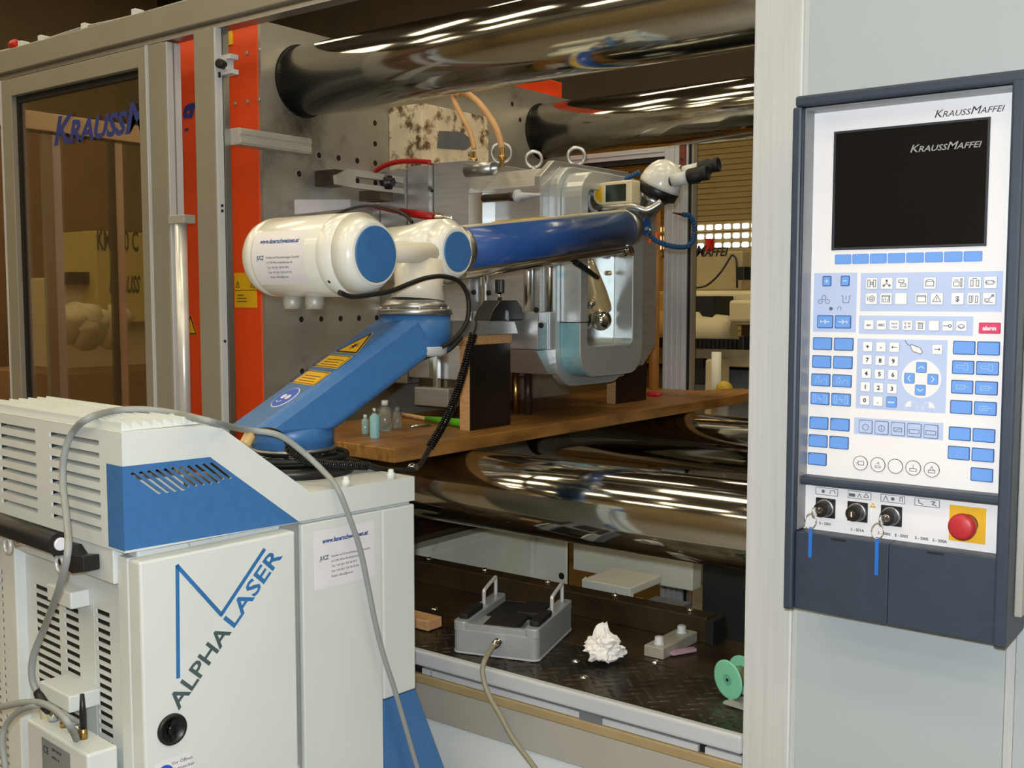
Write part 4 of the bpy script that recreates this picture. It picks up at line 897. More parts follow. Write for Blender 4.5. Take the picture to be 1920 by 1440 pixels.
# upper joint
MB().lathe((TC.x, TC.y, 1.490), (0, 0, 1), [(0, .080), (.076, .080)], 56).build('joint_housing', blue_paint, arm)
MB().lathe((TC.x, TC.y, 1.5665), (0, 0, 1), [(0, .084), (.011, .084), (.013, .082)], 56).build('joint_ring', aluminium, arm)
MB().lathe((TC.x, TC.y, 1.580), (0, 0, 1), [(0, .073), (.010, .073), (.014, .066), (.020, .062)], 48).build('turntable', aluminium, arm)
for a in (-150, -95, -40, 0, 60): 
    c_, s_ = cos(radians(a)), sin(radians(a)); MB().lathe((TC.x+.078*c_, TC.y+.078*s_, 1.5785), (0, 0, 1), [(0, .004), (.004, .004), (.005, .002)], 10).build('screw', bright_steel, arm)
MB().lathe((TC.x+.038, TC.y-.006, 1.475), (0, 0, 1), [(0, .036), (.006, .046), (.020, .048), (.022, .048)], 36).build('joint_foot', frame_light, arm)
beige = mat('warm_white_paint', (222, 216, 200), .35, var=.02, scale=8, coat=.3)
shell = mat('gloss_white', (228, 230, 224), .28, var=.015, scale=6, coat=.5)
MB().lathe((TC.x, TC.y+.01, 1.600), (0, .1, 1), [(0, .062), (.03, .054), (.09, .060)], 36).build('pivot_neck', beige, arm)
KZ, KY = 1.708, 1.865
MB().lathe((XA-.16, KY, KZ), (1, 0, 0), [(0, .062), (.09, .066), (.13, .075), (.185, .075)], 48).lathe((XA+.0251, KY, KZ), (1, 0, 0), [(0, .0749), (.027, .0530)], 48).lathe((XA+.0522, KY, KZ), (1, 0, 0), [(0, .0529), (.0015, .052)], 48).build('knuckle', shell, arm)
MB().lathe((XA+.054, KY, KZ), (1, 0, 0), [(0, .0455), (.0025, .0455), (.003, .044)], 48).build('knuckle_disc', blue_paint, arm)
MB().cyl((XA+.026, 1.63, 1.700), (XA+.026, KY-.02, 1.705), .0225, n=28).build('link_tube', beige, arm)
CY, CZ, CX = 1.578, 1.692, -1.556
MB().lathe((CX-.365, CY, CZ), (1, 0, 0), [(.024, .040), (.025, .060), (.031, .073), (.042, .081), (.058, .0855), (.072, .0865), (.074, .0856), (.076, .0865), (.275, .0865), (.277, .0856), (.279, .0865), (.322, .0865)], 64).lathe((CX-.0429, CY, CZ), (1, 0, 0), [(0, .0864), (.038, .0640)], 64).lathe((CX-.0048, CY, CZ), (1, 0, 0), [(0, .0638), (.0008, .0625)], 64).build('counterweight', shell, arm)
MB().lathe((CX-.0045, CY, CZ), (1, 0, 0), [(0, .0575), (.003, .0575), (.0035, .056)], 56).build('counterweight_disc', blue_paint, arm)
for px, py in ((548, 553), (590, 560)):
    p = at(px, py, 'y', CY); MB().lathe((p.x, CY, CZ-.112), (0, 0, 1), [(0, .018), (.012, .02), (.03, .02)], 20).build('clamp_knob', alu_soft, arm)
MB().lathe((CX-.07, CY-.0855*cos(.7), CZ-.0855*sin(.7)), (0, -cos(.7), -sin(.7)), [(0, .004), (.002, .003)], 10).build('screw', dark_gap, arm)
# curved sticker on the counterweight
def curved(pts_x, ang, r):  return [(x, CY-r*cos(a), CZ+r*sin(a)) for x in pts_x for a in ang]
xs = [CX-.285, CX-.125]; an = [radians(-44+8*k) for k in range(11)]
lb = MB(); vv = [(x, CY-.0869*cos(a), CZ+.0869*sin(a)) for x in xs for a in an]; m_ = len(an)
lb.add(vv, [(i, i+1, m_+i+1, m_+i) for i in range(m_-1)], 0, True); lb.build('address_label', label_white, arm)
def wrap(o):      # bend flat print (x, z) round the drum
    inv = wm(o).inverted()
    for v in o.data.vertices:
        p = wm(o) @ v.co; a = (p.z-CZ)/.0869; r = .0872+(1.0-p.y)*.5
        v.co = inv @ V((p.x, CY-r*cos(a), CZ+r*sin(a)))
before = set(arm.children)
sticker(arm, (CX-.262, 1.0, CZ+.026), (1, 0, 0), (0, 0, 1), 1.08, False)
for o in set(arm.children)-before: wrap(o)
# upper arm
U0, U1 = V((XA, KY+.055, 1.716)), V((XA, 2.66, 1.803)); ud = (U1-U0).normalized(); uL = (U1-U0).length
MB().lathe(U0-ud*.01, ud, [(0, .056), (.024, .056), (.026, .054)], 40).build('clamp_ring', aluminium, arm)
MB().lathe(U0+ud*.016, ud, [(0, .0505), (uL-.02, .0505)], 56).build('upper_tube', blue_gloss, arm)
upz = V((0, -ud.z, ud.y))
MB().bar(U0+ud*.02+upz*.0495, U1+upz*.0495, .030, .008, upz).build('top_strip', cream, arm, bevel=.002)
MB().bar(U0+ud*.02-upz*.0475, U1-upz*.0475, .036, .012, upz).build('bottom_strip', bright_steel, arm, bevel=.002)
MB().bar(U0+ud*.16+upz*.0545, U0+ud*.36+upz*.0545, .022, .002, upz).build('yellow_tape', yellow, arm)
MB().cyl(U0-upz*.060+ud*.02, U1-upz*.060, .012, n=20).build('support_rod', bright_steel, arm)
MB().cyl(U0-upz*.062+ud*.02-side*0+V((-.025, 0, -.006)), U1-upz*.064+V((-.025, 0, -.004)), .007, n=14).build('rod_hose', rubber, arm)
MB().cyl(U1-upz*.066-ud*.02, U1-upz*.066+ud*.03, .015, n=18).build('rod_end', chrome_bright, arm)
a0_, a1_ = U0+ud*(uL*.66)-upz*.072, U0+ud*(uL*.80)-upz*.125
MB().tube([a0_, a0_*.6+a1_*.4, a1_], lambda t: .010-.004*t, 10, 3).build('lock_lever', black, arm)
MB().lathe(U1-ud*.012, ud, [(0, .0535), (.03, .053), (.05, .046), (.085, .038), (.09, .030)], 40).build('end_cap', aluminium, arm)
e_ = U1+ud*.055
MB().lathe(e_+V((.040, 0, 0)), (1, 0, -.05), [(0, .026), (.004, .026), (.005, .024)], 32).build('end_disc', blue_gloss, arm)

# ------------------------------------------------------------------ microscope on the arm end
ms_ = thing('microscope', (-1.62, 2.76, 1.86), 'white binocular microscope head with two black eyepieces at the end of the laser arm', 'microscope')
HB = V((-1.600, 2.765, 1.896)); hd = V((.46, .04, .90)).normalized()
MB().lathe(HB-hd*.065, hd, [(0, .020), (.02, .026), (.05, .034), (.066, .044)], 32).build('head_neck', aluminium, ms_)
MB().lathe(HB+hd*.004, hd, [(0, .050), (.004, .059), (.028, .062), (.030, .060)], 44).build('black_ring', black, ms_)
MB().lathe(HB+hd*.032, hd, [(0, .061), (.010, .0625), (.034, .058), (.054, .049), (.070, .036), (.079, .020), (.082, .004)], 44).build('head_shell', shell, ms_)
ev = V((.985, .10, .155)).normalized()
for sy in (-.033, .033):
    e0 = HB+hd*.054+V((.012, sy+.010, .004+sy*.45))
    MB().lathe(e0, ev, [(0, .024), (.026, .0235), (.028, .022)], 28).build('eyepiece_socket', shell, ms_)
    MB().lathe(e0+ev*.0285, ev, [(0, .0205), (.004, .0205)], 28).build('socket_gap', black, ms_)
    MB().lathe(e0+ev*.030, ev, [(0, .0185), (.052, .0185)], 28).build('eyepiece_tube', white_paint, ms_)
    MB().lathe(e0+ev*.082, ev, [(0, .021), (.004, .0225), (.030, .0225), (.034, .019), (.050, .021), (.058, .021), (.060, .017), (.052, .014)], 30).build('eyecup', rubber, ms_)
gx = at(1195, 369, 'y', 2.70); 
lh = thing('laser_head_box', (-1.75, 2.66, 1.87), 'cream rounded head box with a dark display and yellow sticker beside the microscope', 'laser head')
xr, xl = at(1184, 368, 'y', 2.66).x, at(1111, 372, 'y', 2.66).x; zc_ = 1.905
hp = []
for k in range(9):
    a = radians(90+180*k/8); hp.append((xl+.034+.034*cos(a), zc_+.033*sin(a)))
hp += [(xr, zc_-.033), (xr, zc_+.035)]
MB().prism(hp, XZ(2.66), -.05, 0).build('head_case', cream, lh, bevel=.004)
MB().prism([(xl+.034, zc_-.024), (xl+.034, zc_+.024)]+[(xl+.034+.024*cos(radians(90+180*k/8)), zc_+.024*sin(radians(90+180*k/8))) for k in range(1, 8)], XZ(2.66), 0, .0012).build('yellow_sticker', yellow, lh)
MB().prism([(xl+.046, zc_-.024), (xr-.018, zc_-.024), (xr-.018, zc_+.024), (xl+.046, zc_+.024)], XZ(2.66), 0, .0015).build('display', mat('display_green', (44, 56, 44), .2), lh)
MB().tube([(xl+.01, 2.67, zc_-.005), (xl-.022, 2.68, zc_+.005), (xl-.026, 2.68, zc_-.02), (xl-.005, 2.67, zc_-.045), (xl+.03, 2.66, zc_-.055)], .006).build('loop_cable', frame_light, lh)
MB().tube([(xl+.03, 2.65, zc_-.046), (xr, 2.66, zc_-.042), (xr+.04, 2.68, zc_-.052), (xr+.075, 2.70, zc_-.03)], .011).build('carrier_arm', aluminium, lh)
# blue segmented gas hose
gh = thing('gas_hose', (-1.56, 2.75, 1.78), 'blue segmented coolant style hose curling right of the arm end', 'hose')
hp_ = spline([at(*p, 'x', -1.56) for p in ((1212, 428), (1222, 445), (1240, 456), (1262, 462), (1285, 463), (1298, 453), (1302, 434), (1300, 416), (1292, 404), (1277, 402))], 8)
acc = 0; last = hp_[0]; hose_blue = mat('hose_blue', (30, 84, 132), .35); segs = []
for p, q in zip(hp_, hp_[1:]):
    acc += (q-p).length
    if acc > .0085: segs.append((last, q)); last = q; acc = 0
proto = MB().lathe((0, 0, 0), (0, 0, 1), [(0, .0055), (.002, .0076), (.006, .0076), (.009, .0055)], 12).build('hose_segment', hose_blue, gh, local=True)
for i, (p, q) in enumerate(segs):
    o = proto if i == 0 else inst(proto, (0, 0, 0), gh)
    o.location = p-V(gh.location); o.rotation_mode = 'QUATERNION'; o.rotation_quaternion = (q-p).to_track_quat('Z', 'Y')
p = segs[-1][1]; q = at(1262, 399, 'x', -1.56); MB().cyl(p, q, .0045, .002, 12).build('nozzle', mat('hose_copper', (150, 96, 60), .4, .6), gh)
p = at(1215, 428, 'x', -1.56); MB().lathe(p, (0, .5, -1), [(0, .007), (.02, .008), (.022, .006)], 14).build('fitting', chrome_bright, gh)
orange_tab = mat('orange_tab', (240, 96, 24), .45)
for px, py in ((1219, 450), (1231, 442)): p = at(px, py, 'x', -1.565); MB().box(p.x-.004, p.x+.004, p.y-.005, p.y+.005, p.z-.010, p.z+.010).build('orange_tap', orange_tab, gh, bevel=.002)
o = thing('gas_hose', (-1.7, 2.8, 1.95), 'short blue segmented hose end behind the microscope head', 'hose')
pts = [at(1172, 336, 'y', 2.80), at(1200, 322, 'y', 2.80)]; L = (pts[1]-pts[0]).length; nseg = max(2, int(L/.0085))
for k in range(nseg):
    p = pts[0].lerp(pts[1], k/nseg); s_ = inst(proto, p-V(o.location), o); s_.rotation_mode = 'QUATERNION'; s_.rotation_quaternion = (pts[1]-pts[0]).to_track_quat('Z', 'Y')

# ------------------------------------------------------------------ mould
mo = thing('mould', (-2.0, 2.8, 1.38), 'milled steel injection mould with a rounded bluish ring and bright cavity face', 'mould')
MB().box(-2.40, -2.291, 2.45, 3.3, 1.34, 2.0).build('clamp_plate', mould_steel, mo, bevel=.003)
MB().box(-2.289, -2.196, 2.455, 3.28, 1.36, 2.006).build('mould_plate', mould_steel, mo, bevel=.003)
MB().box(-2.196, -2.178, 2.447, 3.28, 1.36, 2.008).build('edge_plate', bright_steel, mo, bevel=.002)
MB().box(-2.177, -2.043, 2.45, 3.28, 1.36, 2.008).build('mould_plate', mould_steel, mo, bevel=.003)
P = at(809, 358, 'y', 2.446); MB().prism(circ(P.x+.002, P.z, .005, 12), XZ(2.447), 0, .0006).build('screw_hole', dark_gap, mo)
core = [(2.512, 1.545), (2.512, 1.925), (2.60, 1.985), (3.08, 1.985), (3.16, 1.92), (3.16, 1.45), (3.08, 1.385), (2.60, 1.385), (2.512, 1.455)]
MB().prism(core, YZ(-2.043), 0, .225).build('core_block', mould_steel, mo, bevel=.002)
MB().box(-2.043, -1.80, 2.468, 2.512, 1.458, 1.566).build('ledge', mould_steel, mo, bevel=.003)
MB().hexa([(-1.99, 2.52, 1.385), (-1.80, 2.52, 1.385), (-1.80, 2.60, 1.385), (-1.99, 2.60, 1.385), (-1.99, 2.468, 1.457), (-1.81, 2.468, 1.457), (-1.81, 2.56, 1.457), (-1.99, 2.56, 1.457)]).build('lower_chamfer', mould_steel, mo, bevel=.002)
MB().prism([(2.505, 1.46), (2.505, 1.95), (2.57, 2.0), (2.98, 2.005), (3.05, 1.95), (3.05, 1.42), (2.96, 1.355), (2.62, 1.352)], YZ(-1.842), 0, .022).build('flange', mould_steel, mo, bevel=.002)
RO = rrect(2.736, 1.672, .346, .592, .075, 8); RI = rrect(2.7245, 1.69, .250, .452, .022, 8)
RO2 = rrect(2.736, 1.665, .386, .64, .09, 8)
MB().ring(RO2, RI, YZ(-1.82), 0, .030).build('ring_base', blued_steel, mo, bevel=.003)
MB().ring(RO, RI, YZ(-1.79), 0, .07).build('cavity_ring', blued_steel, mo, bevel=.003)
MB().prism(rrect(2.7245, 1.69, .2495, .4515, .022, 8), YZ(-1.80), 0, .012).build('cavity_floor', mat('cavity_steel', (228, 230, 226), .22, 1, var=.05, scale=7, stain=(9, .6, .72, (150, 190, 206))), mo)
bd = [q_ for q_ in RO if q_[1] < 1.54 and q_[0] < 2.80]; bd = sorted(bd, key=lambda q_: math.atan2(q_[1]-1.672, q_[0]-2.736)); bd = [(2.563, 1.533)]+sorted(bd, key=lambda q_: (q_[0]-q_[1]))
bd = bd+[(2.80, 1.376)]; ctr = (2.736, 1.672)
grow = lambda q_, e: (q_[0]+(q_[0]-ctr[0])/math.hypot(q_[0]-ctr[0], q_[1]-ctr[1])*e, q_[1]+(q_[1]-ctr[1])/math.hypot(q_[0]-ctr[0], q_[1]-ctr[1])*e)
MB().prism([grow(q_, .0012) for q_ in bd]+[grow(q_, -.004) for q_ in bd[::-1]], YZ(-1.79), .001, .066).build('marking_paint', mat('marking_teal', (140, 194, 206), .45, .25, var=.12, scale=10, stain=(12, .5, .66, (176, 204, 206))), mo)
MB().box(-1.7205, -1.7195, 2.564, 2.60, 1.5335, 1.5365).box(-1.79, -1.7195, 2.562, 2.5635, 1.5335, 1.5365).build('seam', dark_gap, mo)
golden = mat('polished_core', (250, 226, 176), .22, .55, var=.03)
c0 = at(1104, 500, 'x', -1.775); c1 = at(1128, 590, 'x', -1.775)
MB().lathe(c0+(c0-c1)*.15, c1-c0, [(0, .012), (.02, .022), ((c1-c0).length*.7, .034), ((c1-c0).length*1.0, .036), ((c1-c0).length*1.08, .034)], 28).build('cavity_core', golden, mo)
c2 = at(1127, 600, 'x', -1.755); MB().sphere(c2, .032, 24).build('cavity_ball', bright_steel, mo)
c2 = at(1108, 570, 'x', -1.765); MB().sphere(c2, .014, 18).build('cavity_ball', bright_steel, mo)
c2 = at(1142, 512, 'x', -1.785); MB().lathe(c2, (1, 0, 0), [(0, .008), (.006, .007), (.010, .003)], 14).build('ejector_pin', golden, mo)
for px, r in ((903, .0085), (914, .004), (990, .014), (1030, .010)):
    p = at(px, 580, 'y', 2.49); MB().cyl((p.x, 2.492, 1.566), (p.x, 2.492, 1.80), r, n=24).build('guide_pillar', mat('polished_pillar', (240, 242, 242), .26, 1), mo)
for px, py in ((1016, 610), (1007, 581), (890, 548), (918, 549)):
    p = at(px, py, 'y', 2.468); MB().lathe((p.x, 2.466, p.z), (0, -1, 0), [(0, .008), (.004, .008), (.006, .005)], 14).build('plug_screw', dark_gap, mo)
nz = at(884, 318, 'y', 2.45); nz2 = at(924, 315, 'y', 2.45)
MB().ring(circ(0, 0, .020, 28), circ(0, 0, .0165, 28), lambda a, b, t: (nz2.x-.10+t, 2.455+a, nz2.z+b), 0, .10, 0, True).build('cooling_pipe', aluminium, mo)
MB().hexa([(-2.043, 2.45, 1.72), (-1.99, 2.45, 1.72), (-1.99, 2.515, 1.72), (-2.043, 2.515, 1.72), (-2.043, 2.45, 1.91), (-1.99, 2.45, 1.91), (-1.99, 2.515, 1.91), (-2.043, 2.515, 1.91)]).build('side_rail', bright_steel, mo, bevel=.002)
p = at(905, 372, 'y', 2.44); q = at(966, 368, 'y', 2.44)
MB().lathe(p, q-p, [(0, .009), (.004, .011), ((q-p).length-.02, .011), ((q-p).length-.018, .013), ((q-p).length, .013)], 20).build('hinge_pin', oily_steel, mo)
MB().lathe(q, q-p, [(0, .013), (.004, .018), (.014, .018), (.018, .010), (.06, .006), (.09, .004)], 22).build('pin_knob', frame_light, mo)
# eye bolts
for px, py, R_, x in ((940, 287, .030, -2.06), (1001, 299, .024, -1.97), (1081, 293, .026, -1.86)):
    p = at(px, py, 'x', x); zc_ = max(p.z, 2.005+R_*.6); e = MB()
    dx, dy = (.79, .61)
    e.tube([(x+R_*cos(a)*dx, p.y+R_*cos(a)*dy, zc_+R_*sin(a)) for a in [2*pi*k/24 for k in range(24)]], .0055, 10, 1, closed=True)
    e.cyl((x, p.y, 1.98), (x, p.y, zc_-R_+.003), .008, n=14); e.build('eye_bolt', aluminium, mo)
for px, py in ((888, 285), (941, 283)):
    p = at(px, py, 'y', 2.60); MB().lathe((p.x, 2.60, 2.0), (0, 0, 1), [(0, .008), (.02, .008), (.022, .012), (.034, .012), (.036, .007), (.055, .007)], 6).build('hose_nipple', brass, mo)
# lower block with rod
MB().box(-2.215, -2.078, 2.40, 2.449, 1.282, 1.337).build('lower_block', mould_steel, mo, bevel=.003)
MB().box(-2.162, -2.144, 2.425, 2.443, 1.337, 1.46).build('lift_rod', bright_steel, mo, bevel=.002)
MB().box(-2.24, -2.05, 2.449, 2.6, 1.30, 1.36).build('lower_bar', oily_steel, mo)
for px in (967, 990): p = at(px, 735, 'y', 2.66); MB().cyl((p.x, 2.66, 1.247), (p.x, 2.66, 1.385), .012, n=16).build('support_pin', brass if px < 970 else oily_steel, mo)

# hoses on the mould
def hose(label, pts, r, m, ax, v, name='hose'):
    o = MB().tube([at(px, py, ax, v) for px, py in pts], r, 10, 8).build(name, m); return tag(o, label, 'hose')
hose('tan hose curving down to the left brass nipple above the mould', [(862, 178), (850, 176), (852, 190), (866, 218), (880, 245), (887, 268), (889, 279)], .008, tan_hose, 'y', 2.60)
hose('tan hose arching down to the right brass nipple through an eye bolt', [(848, 172), (868, 172), (895, 190), (920, 222), (934, 250), (940, 272), (941, 278)], .010, tan_hose, 'y', 2.612)
hr = thing('red_hose', (-2.2, 2.3, 1.9), 'red hose looped left of the mould plates with a silver end fitting', 'hose')
MB().tube([at(*p, 'y', 2.43) for p in ((806, 304), (775, 302), (742, 304), (714, 314), (694, 332), (684, 350), (682, 366), (694, 382), (722, 391), (760, 399), (812, 407))], .0075, 10, 8).build('hose', red, hr)
p, q = at(752, 397, 'y', 2.428), at(814, 407, 'y', 2.428); MB().cyl(p, q, .0115, n=18).build('grip', red, hr)
r_ = at(846, 408, 'y', 2.428); MB().lathe(q, r_-q, [(0, .008), (.012, .008), (.013, .0065), (.03, .0065), (.031, .005), ((r_-q).length, .004)], 14).build('end_fitting', chrome_bright, hr)
# slotted clamp strap on the platen
cl = thing('mould_clamp', (-2.31, 2.38, 1.95), 'grey slotted clamp strap with a black bolt between the platen and the mould', 'clamp')
sp = [at(*p, 'x', -2.30) for p in ((655, 317), (772, 334), (776, 366), (660, 352), (632, 345), (630, 328))]
MB().ring([(p.y, p.z) for p in sp], [(at(*p, 'x', -2.30).y, at(*p, 'x', -2.30).z) for p in ((668, 331), (760, 344), (760, 354), (668, 343), (667, 339), (667, 335))], YZ(-2.30), -.014, 0).build('strap', alu_soft, cl, bevel=.001)
p = at(727, 342, 'x', -2.30); MB().lathe((-2.312, p.y, p.z), (1, 0, 0), [(0, .024), (.018, .024), (.02, .014), (.034, .014)], 6).build('clamp_bolt', black, cl)
MB().box(-2.40, -2.314, 2.18, 2.24, 1.93, 1.975).build('heel_block', oily_steel, cl, bevel=.002)
MB().box(-2.40, -2.315, 2.36, 2.42, 1.90, 1.93).build('clamp_foot', oily_steel, cl)

# ------------------------------------------------------------------ board on the lower bars and what stands on it
ZB = 1.245
bp = [(-2.30, 1.872), (-1.99, 1.872), (-1.775, 1.852), (-1.775, 3.72), (-1.80, 3.92), (-1.90, 4.0), (-1.985, 3.785), (-2.30, 3.785)]
tag(MB().prism(bp, XY(1.2105), 0, ZB-1.2105).build('wooden_board', wood, bevel=.003), 'oil stained wooden board laid across the lower tie bars under the mould', 'board')
for (y0, y1, z1, lab) in ((2.239, 2.416, 1.4775, 'dark film faced plywood prop nearer the arm, topped with a wood strip'), (3.118, 3.318, 1.462, 'dark film faced plywood prop at the far end of the board')):
    xf = -1.86 if y0 < 3 else -1.945; t = thing('plywood_prop', (xf, y0, ZB), lab, 'prop')
    MB().box(xf-.038, xf-.003, y0, y1, ZB, z1).build('core', light_wood, t); MB().box(xf-.003, xf, y0+.001, y1, ZB, z1).build('film', ply_face, t)
tag(MB().box(-1.975, -1.857, 2.158, 2.421, 1.4778, 1.503).build('wood_strip', light_wood, bevel=.002), 'pale wood strip lying on top of the nearer plywood prop', 'wood strip')
sp_ = MB().prism([(2.139, 1.5032), (2.446, 1.5032), (2.428, 1.539), (2.139, 1.547)], YZ(-1.962), 0, .109)
tag(sp_.build('steel_plate', mould_steel, bevel=.002), 'grey steel plate lying on the pale wood strip under the black clamp', 'plate')
kc = thing('clamp_block', (-1.88, 2.4, 1.54), 'black clamp block with a star knob standing on the steel plate', 'clamp')
q0, q1 = at(902, 604, 'x', -1.88), at(966, 604, 'x', -1.88); zt = at(930, 563, 'x', -1.88).z
MB().prism([(q0.y, 1.5415), (q1.y, 1.5415), (q1.y-.005, zt-.02), (q1.y-.03, zt), (q0.y+.05, zt), (q0.y+.015, zt-.03)], YZ(-1.91), 0, .06).build('block', black, kc, bevel=.004)
k0 = at(937, 563, 'x', -1.88); k1 = at(937, 524, 'x', -1.88)
MB().cyl((-1.88, k0.y, zt), (-1.88, k0.y, zt+.022), .006, n=12).build('stem', bright_steel, kc)
st = [((.015 if k % 2 else .0115)*cos(2*pi*k/16), (.015 if k % 2 else .0115)*sin(2*pi*k/16)) for k in range(16)]
MB().prism(st, lambda a, b, t: (-1.88+a, k0.y+b, zt+.02+t), 0, k1.z-zt-.02).build('star_knob', black, kc, bevel=.003)
MB().box(-1.85, -1.847, (q0.y+q1.y)/2-.004, (q0.y+q1.y)/2+.004, 1.5415, 1.57).build('clamp_lip', bright_steel, kc)

def bottle(x, y, h, r, col_name, mcol, label, cap):
    t = thing('bottle', (x, y, ZB), label, 'bottle')
    MB().lathe((x, y, ZB), (0, 0, 1), [(0, r*.9), (.004, r), (h*.72, r), (h*.8, r*.55), (h*.84, r*.45)], 24).build('body', mcol, t)
    MB().lathe((x, y, ZB+h*.84), (0, 0, 1), [(0, r*.5), (h*.16, r*.45)], 16).build('cap', cap, t); return t
pet = mat('clear_plastic', (206, 222, 222), .12, var=.03); pet.node_tree.nodes['Principled BSDF'].inputs['Transmission Weight'].default_value = .85
p = at(703, 822, 'z', ZB); t = bottle(p.x, p.y, .078, .013, '', mat('label_teal', (150, 200, 206), .4), 'small bottle with a pale teal label nearest the front on the board', aluminium)
p = at(722, 808, 'z', ZB); bottle(p.x-.01, p.y+.01, .082, .019, '', pet, 'clear plastic bottle with a white cap behind the teal one', white_paint)
p = at(738, 803, 'z', ZB); bottle(p.x, p.y+.015, .058, .013, '', pet, 'short clear bottle right of the white capped bottle', pet)
p = at(680, 815, 'z', ZB); bottle(p.x, p.y+.01, .052, .010, '', mat('bottle_glass', (140, 172, 168), .1, coat=.5), 'tiny glass vial left of the teal labelled bottle', white_paint)
bt = thing('brush', (-1.95, 2.25, ZB), 'green handled brush with a wooden stem lying on the board', 'brush')
g0, g1, g2, g3 = at(874, 794, 'z', ZB+.013), at(842, 790, 'z', ZB+.012), at(800, 785, 'z', ZB+.010), at(735, 773, 'z', ZB+.01)
gr = mat('handle_green', (96, 190, 36), .4)
MB().lathe(g0, g1-g0, [(0, .007), (.006, .0115), ((g1-g0).length, .0105), ((g2-g0).length, .007)], 18).build('handle', gr, bt)
MB().cyl(g2, g3, .0055, n=12).build('stem', light_wood, bt)
MB().bar(g3+(g3-g2).normalized()*.08+V((0, 0, -.003)), g3-V((0, 0, .003)), .03, .012).build('bristles', mat('bristle', (150, 130, 40), .7), bt)
p, q = at(770, 800, 'z', ZB+.004), at(808, 796, 'z', ZB+.004)
tag(MB().cyl(p, q, .0035, n=10).build('steel_pin', bright_steel), 'short bright steel pin lying in front of the green brush', 'pin')
p = at(1224, 741, 'z', ZB+.006); tag(MB().lathe((p.x-.03, p.y+.01, ZB+.008), (1, .25, 0), [(0, .005), (.01, .008), (.04, .008), (.055, .004)], 14).build('red_marker', mat('marker_red', (224, 40, 64), .35)), 'small red marker on the far end of the board', 'marker')

# ------------------------------------------------------------------ things on the step platform
PR = radians(17.2)
pd = thing('foot_pedal', (-1.565, 1.818, ZP+.0025), 'grey metal foot pedal box with black pads and two wire handles on the tread plate', 'foot pedal', rz=PR)
pm_ = mat('pedal_grey', (172, 178, 182), .42, .35, var=.04, scale=30)
w_, l_, h_ = .205, .26, .072
MB().prism(rrect(w_/2, l_/2, w_, l_, .016, 5), XY(0), .004, .054).build('body', pm_, pd, local=True, bevel=.002)
MB().prism(rrect(w_/2, l_/2, w_+.002, l_+.002, .016, 5), XY(0), 0, .004).build('base_rim', frame_light, pd, local=True)
for x0, x1 in ((0, .034), (w_-.034, w_)):
    MB().prism(rrect((x0+x1)/2, l_/2, .034, l_, .012, 5), XY(0), .0502, h_).build('side_tower', pm_, pd, local=True, bevel=.002)
MB().box(.030, w_-.030, .002, .016, .0502, .068).build('front_lip', pm_, pd, local=True, bevel=.001)
MB().box(.035, w_-.035, .12, .25, .0502, .056).build('recess', dark_gap, pd, local=True)
MB().hexa([(.070, .010, .058), (.150, .010, .058), (.150, .10, .064), (.070, .10, .064), (.070, .010, .070), (.150, .010, .070), (.150, .10, .076), (.070, .10, .076)]).build('pedal', rubber, pd, local=True, bevel=.003)
MB().hexa([(.11, .12, .060), (.168, .12, .060), (.168, .20, .066), (.11, .20, .066), (.11, .12, .072), (.168, .12, .072), (.168, .20, .078), (.11, .20, .078)]).build('pedal', rubber, pd, local=True, bevel=.003)
for x in (.017, w_-.017):
    MB().prism(rrect(x, .07, .024, .10, .008, 4), XY(0), h_, h_+.012).build('foot_pad', rubber, pd, local=True, bevel=.002)
    MB().tube([(x, .15, h_), (x, .15, h_+.028), (x, .156, h_+.034), (x, .22, h_+.046), (x, .227, h_+.042), (x, .228, h_)], .0048, 10, 3).build('wire_handle', MATS['satin_rod'], pd, local=True)
MB().lathe((.112, 0, .036), (0, -1, 0), [(0, .011), (.008, .011), (.009, .009), (.026, .009), (.028, .006), (.034, .006)], 20).build('connector', chrome_bright, pd, local=True)
PM = wm(pd); c0 = PM @ V((.112, -.034, .036))
cpts = [c0+V((0, .012, 0)), c0, at(909, 1238, 'y', 1.765), at(905, 1262, 'y', 1.752), at(915, 1300, 'y', 1.745), at(940, 1345, 'y', 1.74), at(962, 1385, 'y', 1.735), at(1003, 1440, 'y', 1.72), at(1045, 1500, 'y', 1.68)]
tag(MB().tube(cpts, .0058, 10, 8).build('pedal_cable', mat('cable_olive', (142, 138, 118), .45)), 'olive grey cable hanging from the foot pedal over the sill', 'cable')

ti = MB(); bm = bmesh.new(); bmesh.ops.create_icosphere(bm, subdivisions=4, radius=1)
from mathutils import noise
tc_ = at(1133, 1232, 'y', 1.965); tc_.z = ZP+.036
for v in bm.verts:
    d_ = v.co.normalized(); nn = noise.noise(d_*1.7+V((3.1, 1.2, .4)))*.55+abs(noise.noise(d_*4+V((1, 5, 2))))*.6-.12+abs(noise.noise(d_*9))*.2
    r0 = .034*(1+nn)
    pk = max(0, d_.dot(V((-.10, .12, 1)).normalized())-.80)/.20
    v.co = V((d_.x*r0*1.12, d_.y*r0*.9, d_.z*r0*.8+pk*.030)); 
    if v.co.z < -.0325: v.co.z = -.0325+.001*noise.noise(d_*20)
ti.add([v.co+tc_ for v in bm.verts], [[v.index for v in f.verts] for f in bm.faces], 0, False); bm.free()
tag(ti.build('crumpled_tissue', mat('tissue_white', (244, 242, 240), .8, var=.01)), 'crumpled white paper tissue on the dark tread plate', 'tissue')

